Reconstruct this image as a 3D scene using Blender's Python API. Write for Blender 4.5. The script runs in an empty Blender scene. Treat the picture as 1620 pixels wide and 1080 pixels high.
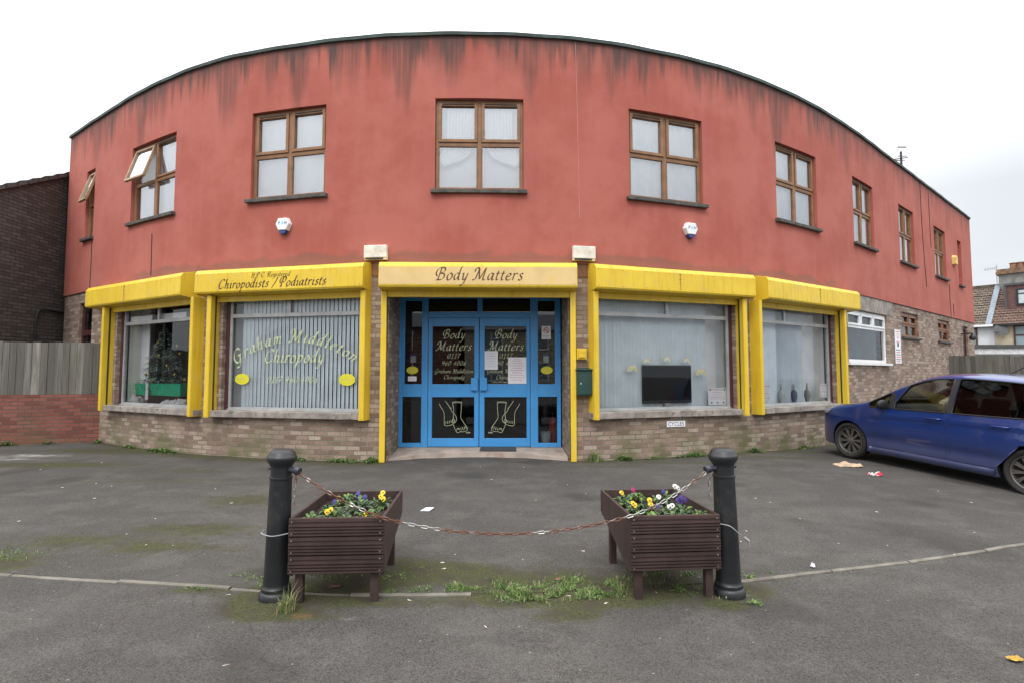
import bpy, bmesh, math, random, bisect
from mathutils import Vector, Matrix, noise as mnoise
random.seed(7)
R=math.radians
sc=bpy.context.scene; COL=sc.collection
# ---------------------------------------------------------------- camera model
F=850.;CX=810.;CY=540.;HC=1.46;PT=math.atan(50/850.)
cp,sp=math.cos(PT),math.sin(PT)
def ray(px,py):
    u=(px-CX)/F; v=(CY-py)/F
    return Vector((u,cp-v*sp,sp+v*cp))
CAMP=Vector((0,0,HC))
def at(px,py,h):
    d=ray(px,py); t=(h-HC)/d.z; return CAMP+d*t
def atY(px,py,Y):
    d=ray(px,py); return CAMP+d*(Y/d.y)
def sm(a,b,x):
    t=max(0,min(1,(x-a)/(b-a))); return t*t*(3-2*t)
def g(x,y):      # height of the ground
    return 0.055*sm(3.8,8,y)-max(0,min(12,x-5))*(.02+.05*sm(9.5,6.5,y))-0.03*sm(4,5,x)
# ---------------------------------------------------------------- facade plan
C0=[(-10.46,12.49),(-8.85,11.39),(-7.3,10.39),(-5.99,9.67),(-5.02,9.27),(-4.15,9.02),(-3.15,8.79),(-2.2,8.655),(-1.4,8.595),(-0.5,8.58),(0.53,8.66),(1.62,8.835),(2.78,9.17),(3.6,9.48),(4.49,9.89),(5.72,10.60),(7.4,11.78),(9.89,13.78),(16.55,19.2)]
def cr(p0,p1,p2,p3,t):
    d=lambda a,b:max(1e-6,math.dist(a,b)**.5)
    t0=0;t1=d(p0,p1);t2=t1+d(p1,p2);t3=t2+d(p2,p3);T=t1+(t2-t1)*t
    L=lambda a,b,ta,tb:tuple(a[i]*(tb-T)/(tb-ta)+b[i]*(T-ta)/(tb-ta) for i in range(len(a)))
    A1=L(p0,p1,t0,t1);A2=L(p1,p2,t1,t2);A3=L(p2,p3,t2,t3)
    return L(L(A1,A2,t0,t2),L(A2,A3,t1,t3),t1,t2)
def spline(P,n):
    if len(P)<3: return [tuple(P[0][i]+(P[-1][i]-P[0][i])*k/n for i in range(len(P[0]))) for k in range(n+1)]
    e=lambda a,b:tuple(2*a[i]-b[i] for i in range(len(a)))
    Q=[e(P[0],P[1])]+list(P)+[e(P[-1],P[-2])]; o=[]
    for i in range(1,len(Q)-2):
        for k in range(n): o.append(cr(Q[i-1],Q[i],Q[i+1],Q[i+2],k/n))
    o.append(tuple(P[-1])); return o
dense=spline(C0,40)
S=[0.]
for a,b in zip(dense,dense[1:]): S.append(S[-1]+math.dist(a,b))
SEND=S[-1]
def W(s,off=0):
    i=max(0,min(len(S)-2,bisect.bisect_right(S,s)-1)); f=(s-S[i])/(S[i+1]-S[i])
    a,b=dense[i],dense[i+1]
    p=Vector((a[0]+(b[0]-a[0])*f,a[1]+(b[1]-a[1])*f,0))
    if off:
        i0=max(0,i-6); i1=min(len(S)-1,i+7)
        t=Vector((dense[i1][0]-dense[i0][0],dense[i1][1]-dense[i0][1],0)).normalized()
        p+=Vector((t.y,-t.x,0))*off
    return p
class Fr:        # flat frame on a chord of the wall: u along, n out of the wall, z up
    def __init__(s,A,B):
        s.A=Vector((A[0],A[1],0)); d=Vector((B[0],B[1],0))-s.A; s.L=d.length; s.u=d.normalized(); s.n=Vector((s.u.y,-s.u.x,0))
    def p(s,a,b,c): return s.A+s.u*a+s.n*b+Vector((0,0,c))
    def mat(s,a=0,b=0,c=0):     # local x=u, y=-n (into the wall), z=up
        o=s.p(a,b,c); m=Matrix.Identity(4)
        for i,v in enumerate((s.u,-s.n,Vector((0,0,1)),o)):
            for j in range(3): m[j][i]=v[j]
        return m
    def pix(s,px,py,b):
        d=ray(px,py); o=s.A+s.n*b-CAMP; o.z=0; dd=Vector((d.x,d.y,0))
        t=o.dot(s.n)/dd.dot(s.n); P=CAMP+d*t
        return (P-s.A).dot(s.u),P.z
def chord(s0,s1): return Fr(W(s0),W(s1))
# ---------------------------------------------------------------- mesh builder
WM={}
class MB:
    def __init__(s): s.v=[];s.f=[];s.m=[];s.uv=[];s.M=Matrix.Identity(4)
    def add(s,vs,fs,mi=0,uvs=None):
        b=len(s.v); s.v+=[s.M@Vector(v) for v in vs]
        for k,f in enumerate(fs):
            s.f.append([b+i for i in f]); s.m.append(mi); s.uv.append([uvs[i] for i in f] if uvs else None)
        return s
    def box(s,x0,x1,y0,y1,z0,z1,mi=0):
        v=[(x,y,z) for z in (z0,z1) for y in (y0,y1) for x in (x0,x1)]
        return s.add(v,[(0,2,3,1),(4,5,7,6),(0,1,5,4),(2,6,7,3),(0,4,6,2),(1,3,7,5)],mi)
    def quad(s,*p,mi=0,uv=None): return s.add(p,[tuple(range(len(p)))],mi,uv)
    def prism(s,poly,d,mi=0,axis='y',o=0):    # poly in (x,z) extruded along y from o to o+d, or (x,y) along z
        n=len(poly)
        if axis=='y': v=[(a,o,b) for a,b in poly]+[(a,o+d,b) for a,b in poly]
        elif axis=='z': v=[(a,b,o) for a,b in poly]+[(a,b,o+d) for a,b in poly]
        else: v=[(o,a,b) for a,b in poly]+[(o+d,a,b) for a,b in poly]
        return s.add(v,[tuple(range(n)),tuple(range(2*n-1,n-1,-1))]+[(i,i+n,(i+1)%n+n,(i+1)%n) for i in range(n)],mi)
    def tube(s,path,r,n=8,mi=0,closed=False,cap=True):
        P=[Vector(p) for p in path]; N=len(P); vs=[];fs=[]
        rr=r if isinstance(r,(list,tuple)) else [r]*N
        up=None
        for i,p in enumerate(P):
            a=P[i-1] if (i or closed) else P[0]; b=P[(i+1)%N] if (i<N-1 or closed) else P[-1]
            t=(b-a).normalized()
            if up is None: up=Vector((0,0,1)) if abs(t.z)<.9 else Vector((1,0,0))
            e=(up-t*up.dot(t)).normalized(); up=e; h=t.cross(e)
            for k in range(n):
                an=2*math.pi*k/n; vs.append(p+(e*math.cos(an)+h*math.sin(an))*rr[i])
        for i in range(N if closed else N-1):
            for k in range(n):
                a=i*n+k;b=i*n+(k+1)%n;c=((i+1)%N)*n+(k+1)%n;d=((i+1)%N)*n+k
                fs.append((a,b,c,d))
        if cap and not closed: fs+=[tuple(range(n-1,-1,-1)),tuple(range((N-1)*n,N*n))]
        return s.add(vs,fs,mi)
    def lathe(s,prof,n=24,mi=0,cx=0,cy=0):     # prof (r,z)
        vs=[];fs=[]
        for r,z in prof:
            for k in range(n):
                a=2*math.pi*k/n; vs.append((cx+r*math.cos(a),cy+r*math.sin(a),z))
        for i in range(len(prof)-1):
            for k in range(n):
                fs.append((i*n+k,i*n+(k+1)%n,(i+1)*n+(k+1)%n,(i+1)*n+k))
        fs.append(tuple(range(n-1,-1,-1))); fs.append(tuple(range((len(prof)-1)*n,len(prof)*n)))
        return s.add(vs,fs,mi)
    def build(s,name,mats,parent=None,smooth=False,bevel=0,local=False,origin=None):
        me=bpy.data.meshes.new(name)
        vs=s.v; loc=None
        if parent is None:
            if origin is None:
                lo=[min(v[i] for v in vs) for i in range(3)];hi=[max(v[i] for v in vs) for i in range(3)]
                loc=Vector(((lo[0]+hi[0])/2,(lo[1]+hi[1])/2,lo[2]))
            else: loc=Vector(origin)
            vs=[v-loc for v in vs]
        me.from_pydata([tuple(v) for v in vs],[],s.f)
        if not isinstance(mats,(list,tuple)): mats=[mats]
        for m in mats: me.materials.append(m)
        me.polygons.foreach_set('material_index',s.m)
        if any(s.uv):
            l=me.uv_layers.new(name='UVMap').data
            for p,u in zip(me.polygons,s.uv):
                if u:
                    for li,c in zip(p.loop_indices,u): l[li].uv=c
        if smooth:
            me.polygons.foreach_set('use_smooth',[True]*len(me.polygons))
        me.update()
        o=bpy.data.objects.new(name,me); COL.objects.link(o)
        if smooth and smooth!=2: me.set_sharp_from_angle(angle=R(40))
        if bevel:
            b=o.modifiers.new('bevel','BEVEL'); b.width=bevel; b.segments=2; b.limit_method='ANGLE'; b.angle_limit=R(40)
        if loc is not None: o.location=loc
        if parent is not None:
            o.parent=parent
            if not local: o.matrix_parent_inverse=WM[parent.name].inverted()
            WM[o.name]=WM[parent.name] if local else Matrix.Identity(4)
        return o
def tag(o,label=None,cat=None,group=None,kind=None):
    if label:o['label']=label
    if cat:o['category']=cat
    if group:o['group']=group
    if kind:o['kind']=kind
    return o
def empty(name,loc,rz=0,label=None,cat=None,group=None):
    o=bpy.data.objects.new(name,None); COL.objects.link(o); o.location=loc; o.rotation_euler=(0,0,rz); o.empty_display_size=.2
    WM[o.name]=Matrix.Translation(Vector(loc))@Matrix.Rotation(rz,4,'Z')
    return tag(o,label,cat,group)
def copy_tree(o,parent=None):
    c=o.copy(); COL.objects.link(c); c.parent=parent
    for ch in [x for x in COL.objects if x.parent==o]: copy_tree(ch,c)
    return c
# ---------------------------------------------------------------- materials
def newmat(name):
    m=bpy.data.materials.new(name); m.use_nodes=True; nt=m.node_tree; nt.nodes.clear()
    out=nt.nodes.new('ShaderNodeOutputMaterial'); return m,nt,out
class N:     # tiny node helper
    def __init__(s,nt): s.nt=nt
    def n(s,t,**k):
        x=s.nt.nodes.new(t)
        for a,b in k.items(): setattr(x,a,b)
        return x
    def l(s,a,b): s.nt.links.new(a,b)
    def sock(s,x,i,v):
        if isinstance(v,bpy.types.NodeSocket): s.l(v,x.inputs[i])
        else: x.inputs[i].default_value=v
    def math(s,op,a,b=0,c=0,clamp=False):
        x=s.n('ShaderNodeMath',operation=op,use_clamp=clamp); s.sock(x,0,a); s.sock(x,1,b); s.sock(x,2,c); return x.outputs[0]
    def mix(s,f,a,b,bt='MIX'):
        x=s.n('ShaderNodeMix',data_type='RGBA',blend_type=bt)
        s.sock(x,0,f); s.sock(x,6,c4(a)); s.sock(x,7,c4(b)); return x.outputs[2]
    def noise(s,vec,scale,det=3,rough=.55,dist=0):
        x=s.n('ShaderNodeTexNoise'); 
        if vec is not None: s.l(vec,x.inputs['Vector'])
        x.inputs['Scale'].default_value=scale; x.inputs['Detail'].default_value=det; x.inputs['Roughness'].default_value=rough; x.inputs['Distortion'].default_value=dist
        return x.outputs[0]
    def mapr(s,v,a,b,c=0,d=1,smooth=True):
        x=s.n('ShaderNodeMapRange',interpolation_type='SMOOTHSTEP' if smooth else 'LINEAR')
        s.sock(x,0,v); s.sock(x,1,a); s.sock(x,2,b); s.sock(x,3,c); s.sock(x,4,d); return x.outputs[0]
    def scale(s,vec,sx,sy,sz):
        x=s.n('ShaderNodeMapping'); s.l(vec,x.inputs[0]); x.inputs['Scale'].default_value=(sx,sy,sz); return x.outputs[0]
    def tc(s,w='Object'): return s.n('ShaderNodeTexCoord').outputs[w]
    def pos(s): return s.n('ShaderNodeNewGeometry').outputs['Position']
    def bsdf(s,out,col,rough=.8,metal=0,bump=None,bs=.3,bd=.01,spec=None,coat=0,normal=None):
        b=s.n('ShaderNodeBsdfPrincipled'); s.sock(b,'Base Color',c4(col)); s.sock(b,'Roughness',rough); s.sock(b,'Metallic',metal)
        if spec is not None: b.inputs['Specular IOR Level'].default_value=spec
        if coat: b.inputs['Coat Weight'].default_value=coat; b.inputs['Coat Roughness'].default_value=.04
        if bump is not None:
            x=s.n('ShaderNodeBump'); x.inputs['Strength'].default_value=bs; x.inputs['Distance'].default_value=bd; s.l(bump,x.inputs['Height']); s.l(x.outputs[0],b.inputs['Normal'])
        s.l(b.outputs[0],out.inputs[0]); return b
def c4(c):
    if isinstance(c,bpy.types.NodeSocket): return c
    return (c[0],c[1],c[2],1) if len(c)==3 else c
def plain(name,col,rough=.6,metal=0,var=.15,scale=6,bump=0,spec=None,coat=0,dirt=0,dcol=(.05,.045,.035)):
    m,nt,out=newmat(name); n=N(nt); p=n.tc()
    a=n.noise(p,scale,4); f=n.mapr(a,.3,.7)
    c=n.mix(f,[x*(1-var) for x in col],[min(1,x*(1+var)) for x in col])
    if dirt:
        d=n.noise(p,scale*2.3,6,.7); c=n.mix(n.math('MULTIPLY',n.mapr(d,.5,.72),dirt),c,dcol)
    bp=n.noise(p,scale*25,3) if bump else None
    n.bsdf(out,c,rough,metal,bp,bump,.004,spec,coat); return m
def brickmat(name,c1,c2,c3,mortar,bw=.225,bh=.075,ms=.009,uvw=True,rough=.9,wear=.35,green=0,flip=False):
    m,nt,out=newmat(name); n=N(nt)
    v=n.n('ShaderNodeUVMap').outputs[0] if uvw else n.tc()
    if not uvw:
        x=n.n('ShaderNodeSeparateXYZ'); n.l(v,x.inputs[0]); y=n.n('ShaderNodeCombineXYZ'); n.l(x.outputs[1 if flip else 0],y.inputs[0]); n.l(x.outputs[2],y.inputs[1]); v=y.outputs[0]
    b=n.n('ShaderNodeTexBrick'); n.l(v,b.inputs[0]); b.offset=.5; b.inputs['Scale'].default_value=1; b.inputs['Mortar Size'].default_value=ms; b.inputs['Mortar Smooth'].default_value=.15
    b.inputs['Brick Width'].default_value=bw; b.inputs['Row Height'].default_value=bh; b.inputs['Bias'].default_value=0
    b.inputs[1].default_value=(0,0,0,1); b.inputs[2].default_value=(1,1,1,1); b.inputs[3].default_value=(.5,.5,.5,1)
    r=n.n('ShaderNodeValToRGB'); n.l(b.outputs[0],r.inputs[0]); e=r.color_ramp.elements
    e[0].position=0; e[0].color=c4(c1); e[1].position=1; e[1].color=c4(c3); k=e.new(.5); k.color=c4(c2)
    blot=n.noise(v,1.1,4); fine=n.noise(v,45,4,.7)
    col=n.mix(n.mapr(fine,.3,.75),r.outputs[0],n.mix(.6,r.outputs[0],(.05,.04,.035)))
    col=n.mix(b.outputs[1],col,n.mix(n.mapr(n.noise(v,3,3),.35,.65),mortar,[x*.6 for x in mortar]))
    col=n.mix(n.math('MULTIPLY',n.mapr(blot,.45,.72),wear),col,(.10,.085,.065))
    if green:
        sx=n.n('ShaderNodeSeparateXYZ'); n.l(v,sx.inputs[0])
        low=n.mapr(sx.outputs[1],.9,.0,0,1)
        col=n.mix(n.math('MULTIPLY',n.math('MULTIPLY',low,n.mapr(n.noise(v,1.7,5,.65),.42,.62)),green),col,(.10,.115,.035))
    h=n.math('SUBTRACT',n.math('MULTIPLY',fine,.35),b.outputs[1])
    n.bsdf(out,col,rough,0,h,.55,.006); return m
def glassmat(name,tint=(.9,.95,.95),base=.05,k=1.0,rough=.01,wav=.0):
    m,nt,out=newmat(name); n=N(nt)
    t=n.n('ShaderNodeBsdfTransparent'); t.inputs[0].default_value=c4(tint)
    gl=n.n('ShaderNodeBsdfGlossy'); gl.inputs['Roughness'].default_value=rough; gl.inputs[0].default_value=(.92,.96,1,1)
    fr=n.n('ShaderNodeFresnel'); fr.inputs[0].default_value=1.5
    if wav:
        bp=n.n('ShaderNodeBump'); bp.inputs['Strength'].default_value=wav; bp.inputs['Distance'].default_value=.02; n.l(n.noise(n.tc(),1.3,1),bp.inputs['Height']); n.l(bp.outputs[0],gl.inputs['Normal'])
    f=n.math('ADD',n.math('MULTIPLY',fr.outputs[0],k),base,clamp=True)
    mx=n.n('ShaderNodeMixShader'); n.l(f,mx.inputs[0]); n.l(t.outputs[0],mx.inputs[1]); n.l(gl.outputs[0],mx.inputs[2]); n.l(mx.outputs[0],out.inputs[0]); return m
M={}
# red render with algae streaks running from the coping (UV = metres along wall, height)
def render_mat():
    m,nt,out=newmat('red render'); n=N(nt); uv=n.n('ShaderNodeUVMap').outputs[0]
    sx=n.n('ShaderNodeSeparateXYZ'); n.l(uv,sx.inputs[0]); s,z=sx.outputs[0],sx.outputs[1]
    d=n.math('SUBTRACT',7.02,z)
    base=n.mix(n.mapr(n.noise(uv,.9,6,.65),.36,.64),(.41,.108,.078),(.49,.152,.116))
    base=n.mix(n.math('MULTIPLY',n.mapr(n.noise(n.scale(uv,5,.5,1),1,4),.45,.75),.3),base,(.50,.19,.155))
    base=n.mix(n.math('MULTIPLY',n.mapr(n.noise(n.scale(uv,1,1,1),160,2),.3,.75),.5),base,(.24,.055,.042))
    def streak(sf,off,amp,lo,soft,fac,dark):
        c=n.n('ShaderNodeCombineXYZ'); n.l(s,c.inputs[0]); c.inputs[1].default_value=off
        a=n.noise(c.outputs[0],sf,2,.5)
        wob=n.noise(n.scale(uv,9,1.2,1),1,3)
        L=n.math('MULTIPLY',n.math('SUBTRACT',a,lo),amp)
        v=n.math('ADD',n.math('SUBTRACT',L,d),n.math('MULTIPLY',n.math('SUBTRACT',wob,.5),.5))
        mk=n.mapr(v,0,soft)
        fine=n.mapr(n.noise(n.scale(uv,22,.8,1),1,3,.6),.25,.75,.45,1)
        return n.math('MULTIPLY',n.math('MULTIPLY',mk,fine),fac),dark
    zone=n.math('MULTIPLY',n.mapr(s,0,3,.6,1),n.mapr(s,17,23,1,.45))
    for a in ((1.5,3.3,5.2,.355,.8,.80,(.115,.058,.050)),(3.6,9.1,3.4,.41,.6,.74,(.070,.052,.048)),(8,5.7,2.4,.40,.4,.72,(.055,.046,.043))):
        f,dk=streak(*a); base=n.mix(n.math('MULTIPLY',f,zone),base,dk)
    # grime just under the coping and above the shutter boxes
    base=n.mix(n.math('MULTIPLY',n.mapr(n.math('ADD',d,n.math('MULTIPLY',n.noise(uv,2.5,3),.35)),.42,.10),.7),base,(.11,.062,.055))
    lowz=n.math('ADD',z,n.math('MULTIPLY',n.noise(n.scale(uv,1.2,2,1),1.3,4),.55))
    rng=n.math('MULTIPLY',n.mapr(s,3.0,4.2),n.mapr(s,19.6,18.6))
    base=n.mix(n.math('MULTIPLY',n.math('MULTIPLY',n.mapr(lowz,3.72,3.60),rng),.5),base,(.15,.095,.075))
    hgt=n.noise(uv,130,3,.7)
    n.bsdf(out,base,.95,0,hgt,.35,.006); return m
M['render']=render_mat()
M['brick']=brickmat('buff brick',(.23,.145,.11),(.38,.262,.20),(.54,.43,.345),(.25,.215,.18),ms=.0085,green=.7)
M['brickD']=brickmat('dark brown brick',(.066,.054,.049),(.096,.082,.075),(.135,.118,.108),(.045,.04,.037),ms=.010,wear=.2)
M['brickR']=brickmat('red brick',(.20,.05,.035),(.30,.085,.058),(.35,.12,.085),(.13,.10,.085),ms=.008,wear=.4,green=.3)
M['coping']=plain('weathered coping',(.055,.075,.07),.85,0,.35,3,.4,dirt=.6,dcol=(.04,.05,.035))
M['brown']=plain('brown window frame',(.24,.115,.05),.45,0,.18,5)
M['brownS']=plain('stained brown frame',(.21,.09,.04),.5,0,.3,9)
M['maroon']=plain('maroon frame',(.075,.022,.022),.5,0,.15,5)
M['silver']=plain('aluminium frame',(.42,.43,.43),.42,.35,.12,4,dirt=.25)
M['white']=plain('white plastic',(.80,.81,.82),.35,0,.03,4)
M['slot']=plain('dark slot',(.035,.028,.022),.6)
M['sill']=plain('slate sill',(.085,.078,.07),.85,0,.35,9,.4,dirt=.5)
M['stone']=plain('weathered concrete',(.29,.255,.225),.9,0,.3,4,.5,dirt=.95,dcol=(.07,.06,.055))
M['yellow']=plain('yellow powder coat',(.70,.475,.03),.42,0,.08,1.7,dirt=.22,dcol=(.42,.27,.04))
def yel():
    m,nt,out=newmat('yellow powder coat weathered');n=N(nt);p=n.pos()
    c=n.mix(n.mapr(n.noise(p,1.4,4),.35,.65),(.70,.475,.025),(.77,.54,.04))
    st=n.noise(n.scale(p,16,16,1.3),1,5,.7);c=n.mix(n.math('MULTIPLY',n.mapr(st,.50,.72),.42),c,(.36,.22,.04))
    sp_=n.noise(p,42,3,.8);c=n.mix(n.math('MULTIPLY',n.mapr(sp_,.66,.72),.6),c,(.22,.10,.03))
    c=n.mix(n.math('MULTIPLY',n.mapr(n.noise(p,3.3,5,.7),.52,.7),.25),c,(.50,.42,.25))
    n.bsdf(out,c,n.mapr(st,.3,.7,.35,.6),0,n.noise(p,7,2),.12,.01);return m
M['yellow']=yel()
M['cream']=plain('faded cream panel',(.70,.50,.22),.5,0,.08,2,dirt=.45,dcol=(.74,.48,.10))
M['blue']=plain('blue door paint',(.06,.30,.66),.38,0,.06,2,dirt=.08,dcol=(.2,.3,.4))
M['ink']=plain('dark brown lettering',(.09,.04,.015),.6)
M['inkc']=plain('pale cream lettering',(.50,.54,.36),.6,0,.08)
M['inkw']=plain('pale green window lettering',(.50,.56,.33),.6,0,.06)
M['glass']=glassmat('window glass',(.985,.99,.99),.0,.85,wav=.015)
M['glassu']=glassmat('upper window glass',(.97,.98,.99),.27,1.2,wav=.03)
M['glassd']=glassmat('door glass',(.62,.66,.66),.04,.9,wav=.015)
M['curtain']=plain('white net curtain',(.88,.89,.90),.9,0,.05,3)
M['blind']=plain('pale blue blind fabric',(.80,.89,.94),.85,0,.06,3)
M['inner']=plain('interior wall',(.30,.29,.27),.9)
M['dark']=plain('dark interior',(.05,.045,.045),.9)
M['black']=plain('black plastic',(.018,.018,.02),.45)
M['tar']=plain('tarred roof felt',(.08,.08,.08),.95)
M['cable']=plain('dark cable',(.06,.03,.025),.7)
M['paper']=plain('white paper',(.80,.80,.84),.8,0,.03)
M['inkp']=plain('print pink',(.62,.35,.40),.8); M['inkb']=plain('print blue',(.35,.5,.65),.8); M['inkr']=plain('print red',(.55,.05,.04),.8); M['inkk']=plain('print black',(.03,.03,.03),.8)
# ================================================================ BUILDING
BLD=empty('curved_corner_building',(-.5,9,0),0,'red rendered two storey building with a curved front, brick ground floor and yellow shutters','building')
def wall(name,mat,sa,sb,zs,holes,off,reveal=.12,rmat=None,z_extra=()):
    ss=set([sa,sb]);zz=set(zs)
    for h in holes:
        ss|={h[0],h[1]}; zz|={h[2],h[3]}
    ss=sorted(ss); full=[]
    for a,b in zip(ss,ss[1:]):
        n=max(1,int((b-a)/.3)); full+=[a+(b-a)*k/n for k in range(n)]
    full.append(ss[-1]); zz=sorted(zz)
    mb=MB(); H=lambda s,z:any(h[0]<s<h[1] and h[2]<z<h[3] for h in holes)
    idx={};vs=[];uv=[];fs=[]
    def vid(i,j):
        if (i,j) not in idx:
            q=W(full[i],off); idx[(i,j)]=len(vs); vs.append((q.x,q.y,zz[j])); uv.append((full[i],zz[j]))
        return idx[(i,j)]
    for i in range(len(full)-1):
        for j in range(len(zz)-1):
            if not H((full[i]+full[i+1])/2,(zz[j]+zz[j+1])/2): fs.append((vid(i,j),vid(i+1,j),vid(i+1,j+1),vid(i,j+1)))
    mb.add(vs,fs,0,uv)
    for h in holes:
        d=h[4] if len(h)>4 else reveal
        A=W(h[0],off);B=W(h[1],off);fr=Fr(A,B);L=fr.L
        def P(a,b,z): q=fr.p(a,-b,z); return (q.x,q.y,z)
        mb.quad(P(0,0,h[2]),P(0,d,h[2]),P(0,d,h[3]),P(0,0,h[3]),uv=[(h[0],h[2]),(h[0]+d,h[2]),(h[0]+d,h[3]),(h[0],h[3])])
        mb.quad(P(L,d,h[2]),P(L,0,h[2]),P(L,0,h[3]),P(L,d,h[3]),uv=[(h[1]-d,h[2]),(h[1],h[2]),(h[1],h[3]),(h[1]-d,h[3])])
        segs=[full[k] for k in range(len(full)) if h[0]-1e-6<=full[k]<=h[1]+1e-6]
        for z,fl in ((h[3],0),(h[2],1)):
            front=[W(q,off) for q in segs]
            for a,b,sa_,sb_ in zip(front,front[1:],segs,segs[1:]):
                ta=(a-A).dot(fr.u);tb=(b-A).dot(fr.u)
                v=[(a.x,a.y,z),(b.x,b.y,z),P(tb,d,z),P(ta,d,z)]
                u=[(sa_,z),(sb_,z),(sb_,z+d*(1-2*fl)),(sa_,z+d*(1-2*fl))]
                mb.quad(*v,uv=u)
    return mb.build(name,mat,BLD)
UPW=[(1.15,1.63),(3.45,5.02),(6.89,8.32),(10.18,11.62),(13.44,14.92),(16.82,18.28),(20.04,21.32),(23.26,24.56),(26.58,27.88),(29.43,29.93)]
Z0,Z1=4.42,5.95
wall('upper_wall',M['render'],0,SEND,[3.24,4,5,6.5,7.01],[(a,b,Z0,Z1,.17) for a,b in UPW],.03)
SHOP=[(3.0,5.80,2),(6.36,9.00,6),(12.80,15.62,1),(16.16,18.93,4)]
LOW=[(a,b,.82,3.0,.18) for a,b,_ in SHOP]+[(9.44,12.36,-.2,3.0,1.02)]+[(19.58,22.10,1.70,2.88,.14),(23.27,24.70,2.42,3.07,.14),(26.70,28.04,2.44,3.09,.14),(29.75,30.45,-.1,3.05,.14),(1.0,1.72,1.6,3.0,.14)]
wall('brick_wall',M['brick'],0,SEND,[-1.0,.3,3.30],LOW,0)
# coping
mb=MB(); cs=[SEND*k/150 for k in range(151)]
pr=[(.07,7.005),(.07,7.062),(-.30,7.07),(-.30,7.005)]
vs=[];fs=[]
for k,s_ in enumerate(cs):
    for o,z in pr: q=W(s_,o); vs.append((q.x,q.y,z+.004*math.sin(k*1.3)+.004*math.sin(k*.45)))
for k in range(150):
    for j in range(4): fs.append((k*4+j,(k+1)*4+j,(k+1)*4+(j+1)%4,k*4+(j+1)%4))
mb.add(vs,fs).build('coping',M['coping'],BLD)
# bed strip closing the bottom of the render, ends, back walls, roof
mb=MB()
for k in range(150):
    a,b,c,d=W(cs[k],.03),W(cs[k+1],.03),W(cs[k+1],-.002),W(cs[k],-.002)
    mb.quad(*[(q.x,q.y,3.24) for q in (d,c,b,a)])
mb.build('render_edge',M['slot'],BLD)
bk=[W(0),Vector((-10.30,22,0)),Vector((8,29,0)),Vector((12.4,24.6,0)),W(SEND)]
mb=MB()
for a,b in zip(bk,bk[1:]):
    L=(b-a).length; a0,b0=(a,b)
    for za,zb in ((-1,3.24),(3.24,7.0)):
        mb.quad((b0.x,b0.y,za),(a0.x,a0.y,za),(a0.x,a0.y,zb),(b0.x,b0.y,zb),uv=[(L,za),(0,za),(0,zb),(L,zb)])
mb.build('rear_wall',M['brick'],BLD)
ring=[W(s_,-.25) for s_ in cs]+[Vector((8,29,0)),Vector((-10.30,22,0))]
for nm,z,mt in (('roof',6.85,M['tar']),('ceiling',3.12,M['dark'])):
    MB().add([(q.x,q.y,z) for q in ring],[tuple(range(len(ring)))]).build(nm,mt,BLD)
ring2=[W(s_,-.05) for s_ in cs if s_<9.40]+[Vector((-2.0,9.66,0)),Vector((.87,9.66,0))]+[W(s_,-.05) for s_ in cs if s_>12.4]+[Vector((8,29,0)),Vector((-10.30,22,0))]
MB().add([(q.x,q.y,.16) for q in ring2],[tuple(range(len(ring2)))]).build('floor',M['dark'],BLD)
# lintels
for a,b,z0,z1,o,mt in ((9.0,9.40,3.03,3.238,.012,1),(12.38,12.75,3.03,3.238,.012,1),(19.42,22.55,2.89,3.238,.010,0),(15.6,16.3,3.05,3.238,.010,1)):
    n=max(2,int((b-a)/.25));V=[];mb=MB()
    for k in range(n+1):
        A,D=W(a+(b-a)*k/n,o),W(a+(b-a)*k/n,-.01); V+=[(D.x,D.y,z0),(A.x,A.y,z0),(A.x,A.y,z1)]
    mb.add(V,[(k*3+q,k*3+3+q,k*3+4+q,k*3+1+q) for k in range(n) for q in (0,1)])
    mb.build('lintel',[M['stone'],M['brownS']][mt],BLD)

# ---- upper windows
M['brownL']=plain('brown frame with painted sky sheen',(.36,.24,.15),.5,0,.2,6);M['glassS']=glassmat('open sash glass',(.9,.92,.93),.55,1.0)  # open sash frame: paler brown stands in for sky reflected on it
def waves(fr,a0,a1,z0,z1,b,amp,wl,mb,tilt=0,seed=0):
    n=int((a1-a0)/.012); rows=5; vs=[];fs=[];rd=random.Random(seed); ph=rd.random()*6
    for j in range(rows+1):
        z=z0+(z1-z0)*j/rows
        for i in range(n+1):
            a=a0+(a1-a0)*i/n
            d=math.sin(a/wl*6.28+ph+math.sin(a*3.1+seed)*1.3)*amp+math.sin(a/wl*2.3+j*.4)*amp*.6
            vs.append((a,b+d,z))
    for j in range(rows):
        for i in range(n): fs.append((j*(n+1)+i,j*(n+1)+i+1,(j+1)*(n+1)+i+1,(j+1)*(n+1)+i))
    mb.add(vs,fs)
def sash(mb,a0,a1,z0,z1,y0,y1,w,mi=0):   # ring of four bars
    mb.box(a0,a1,y0,y1,z0,z0+w,mi); mb.box(a0,a1,y0,y1,z1-w,z1,mi); mb.box(a0,a0+w,y0,y1,z0+w,z1-w,mi); mb.box(a1-w,a1,y0,y1,z0+w,z1-w,mi)
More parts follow.
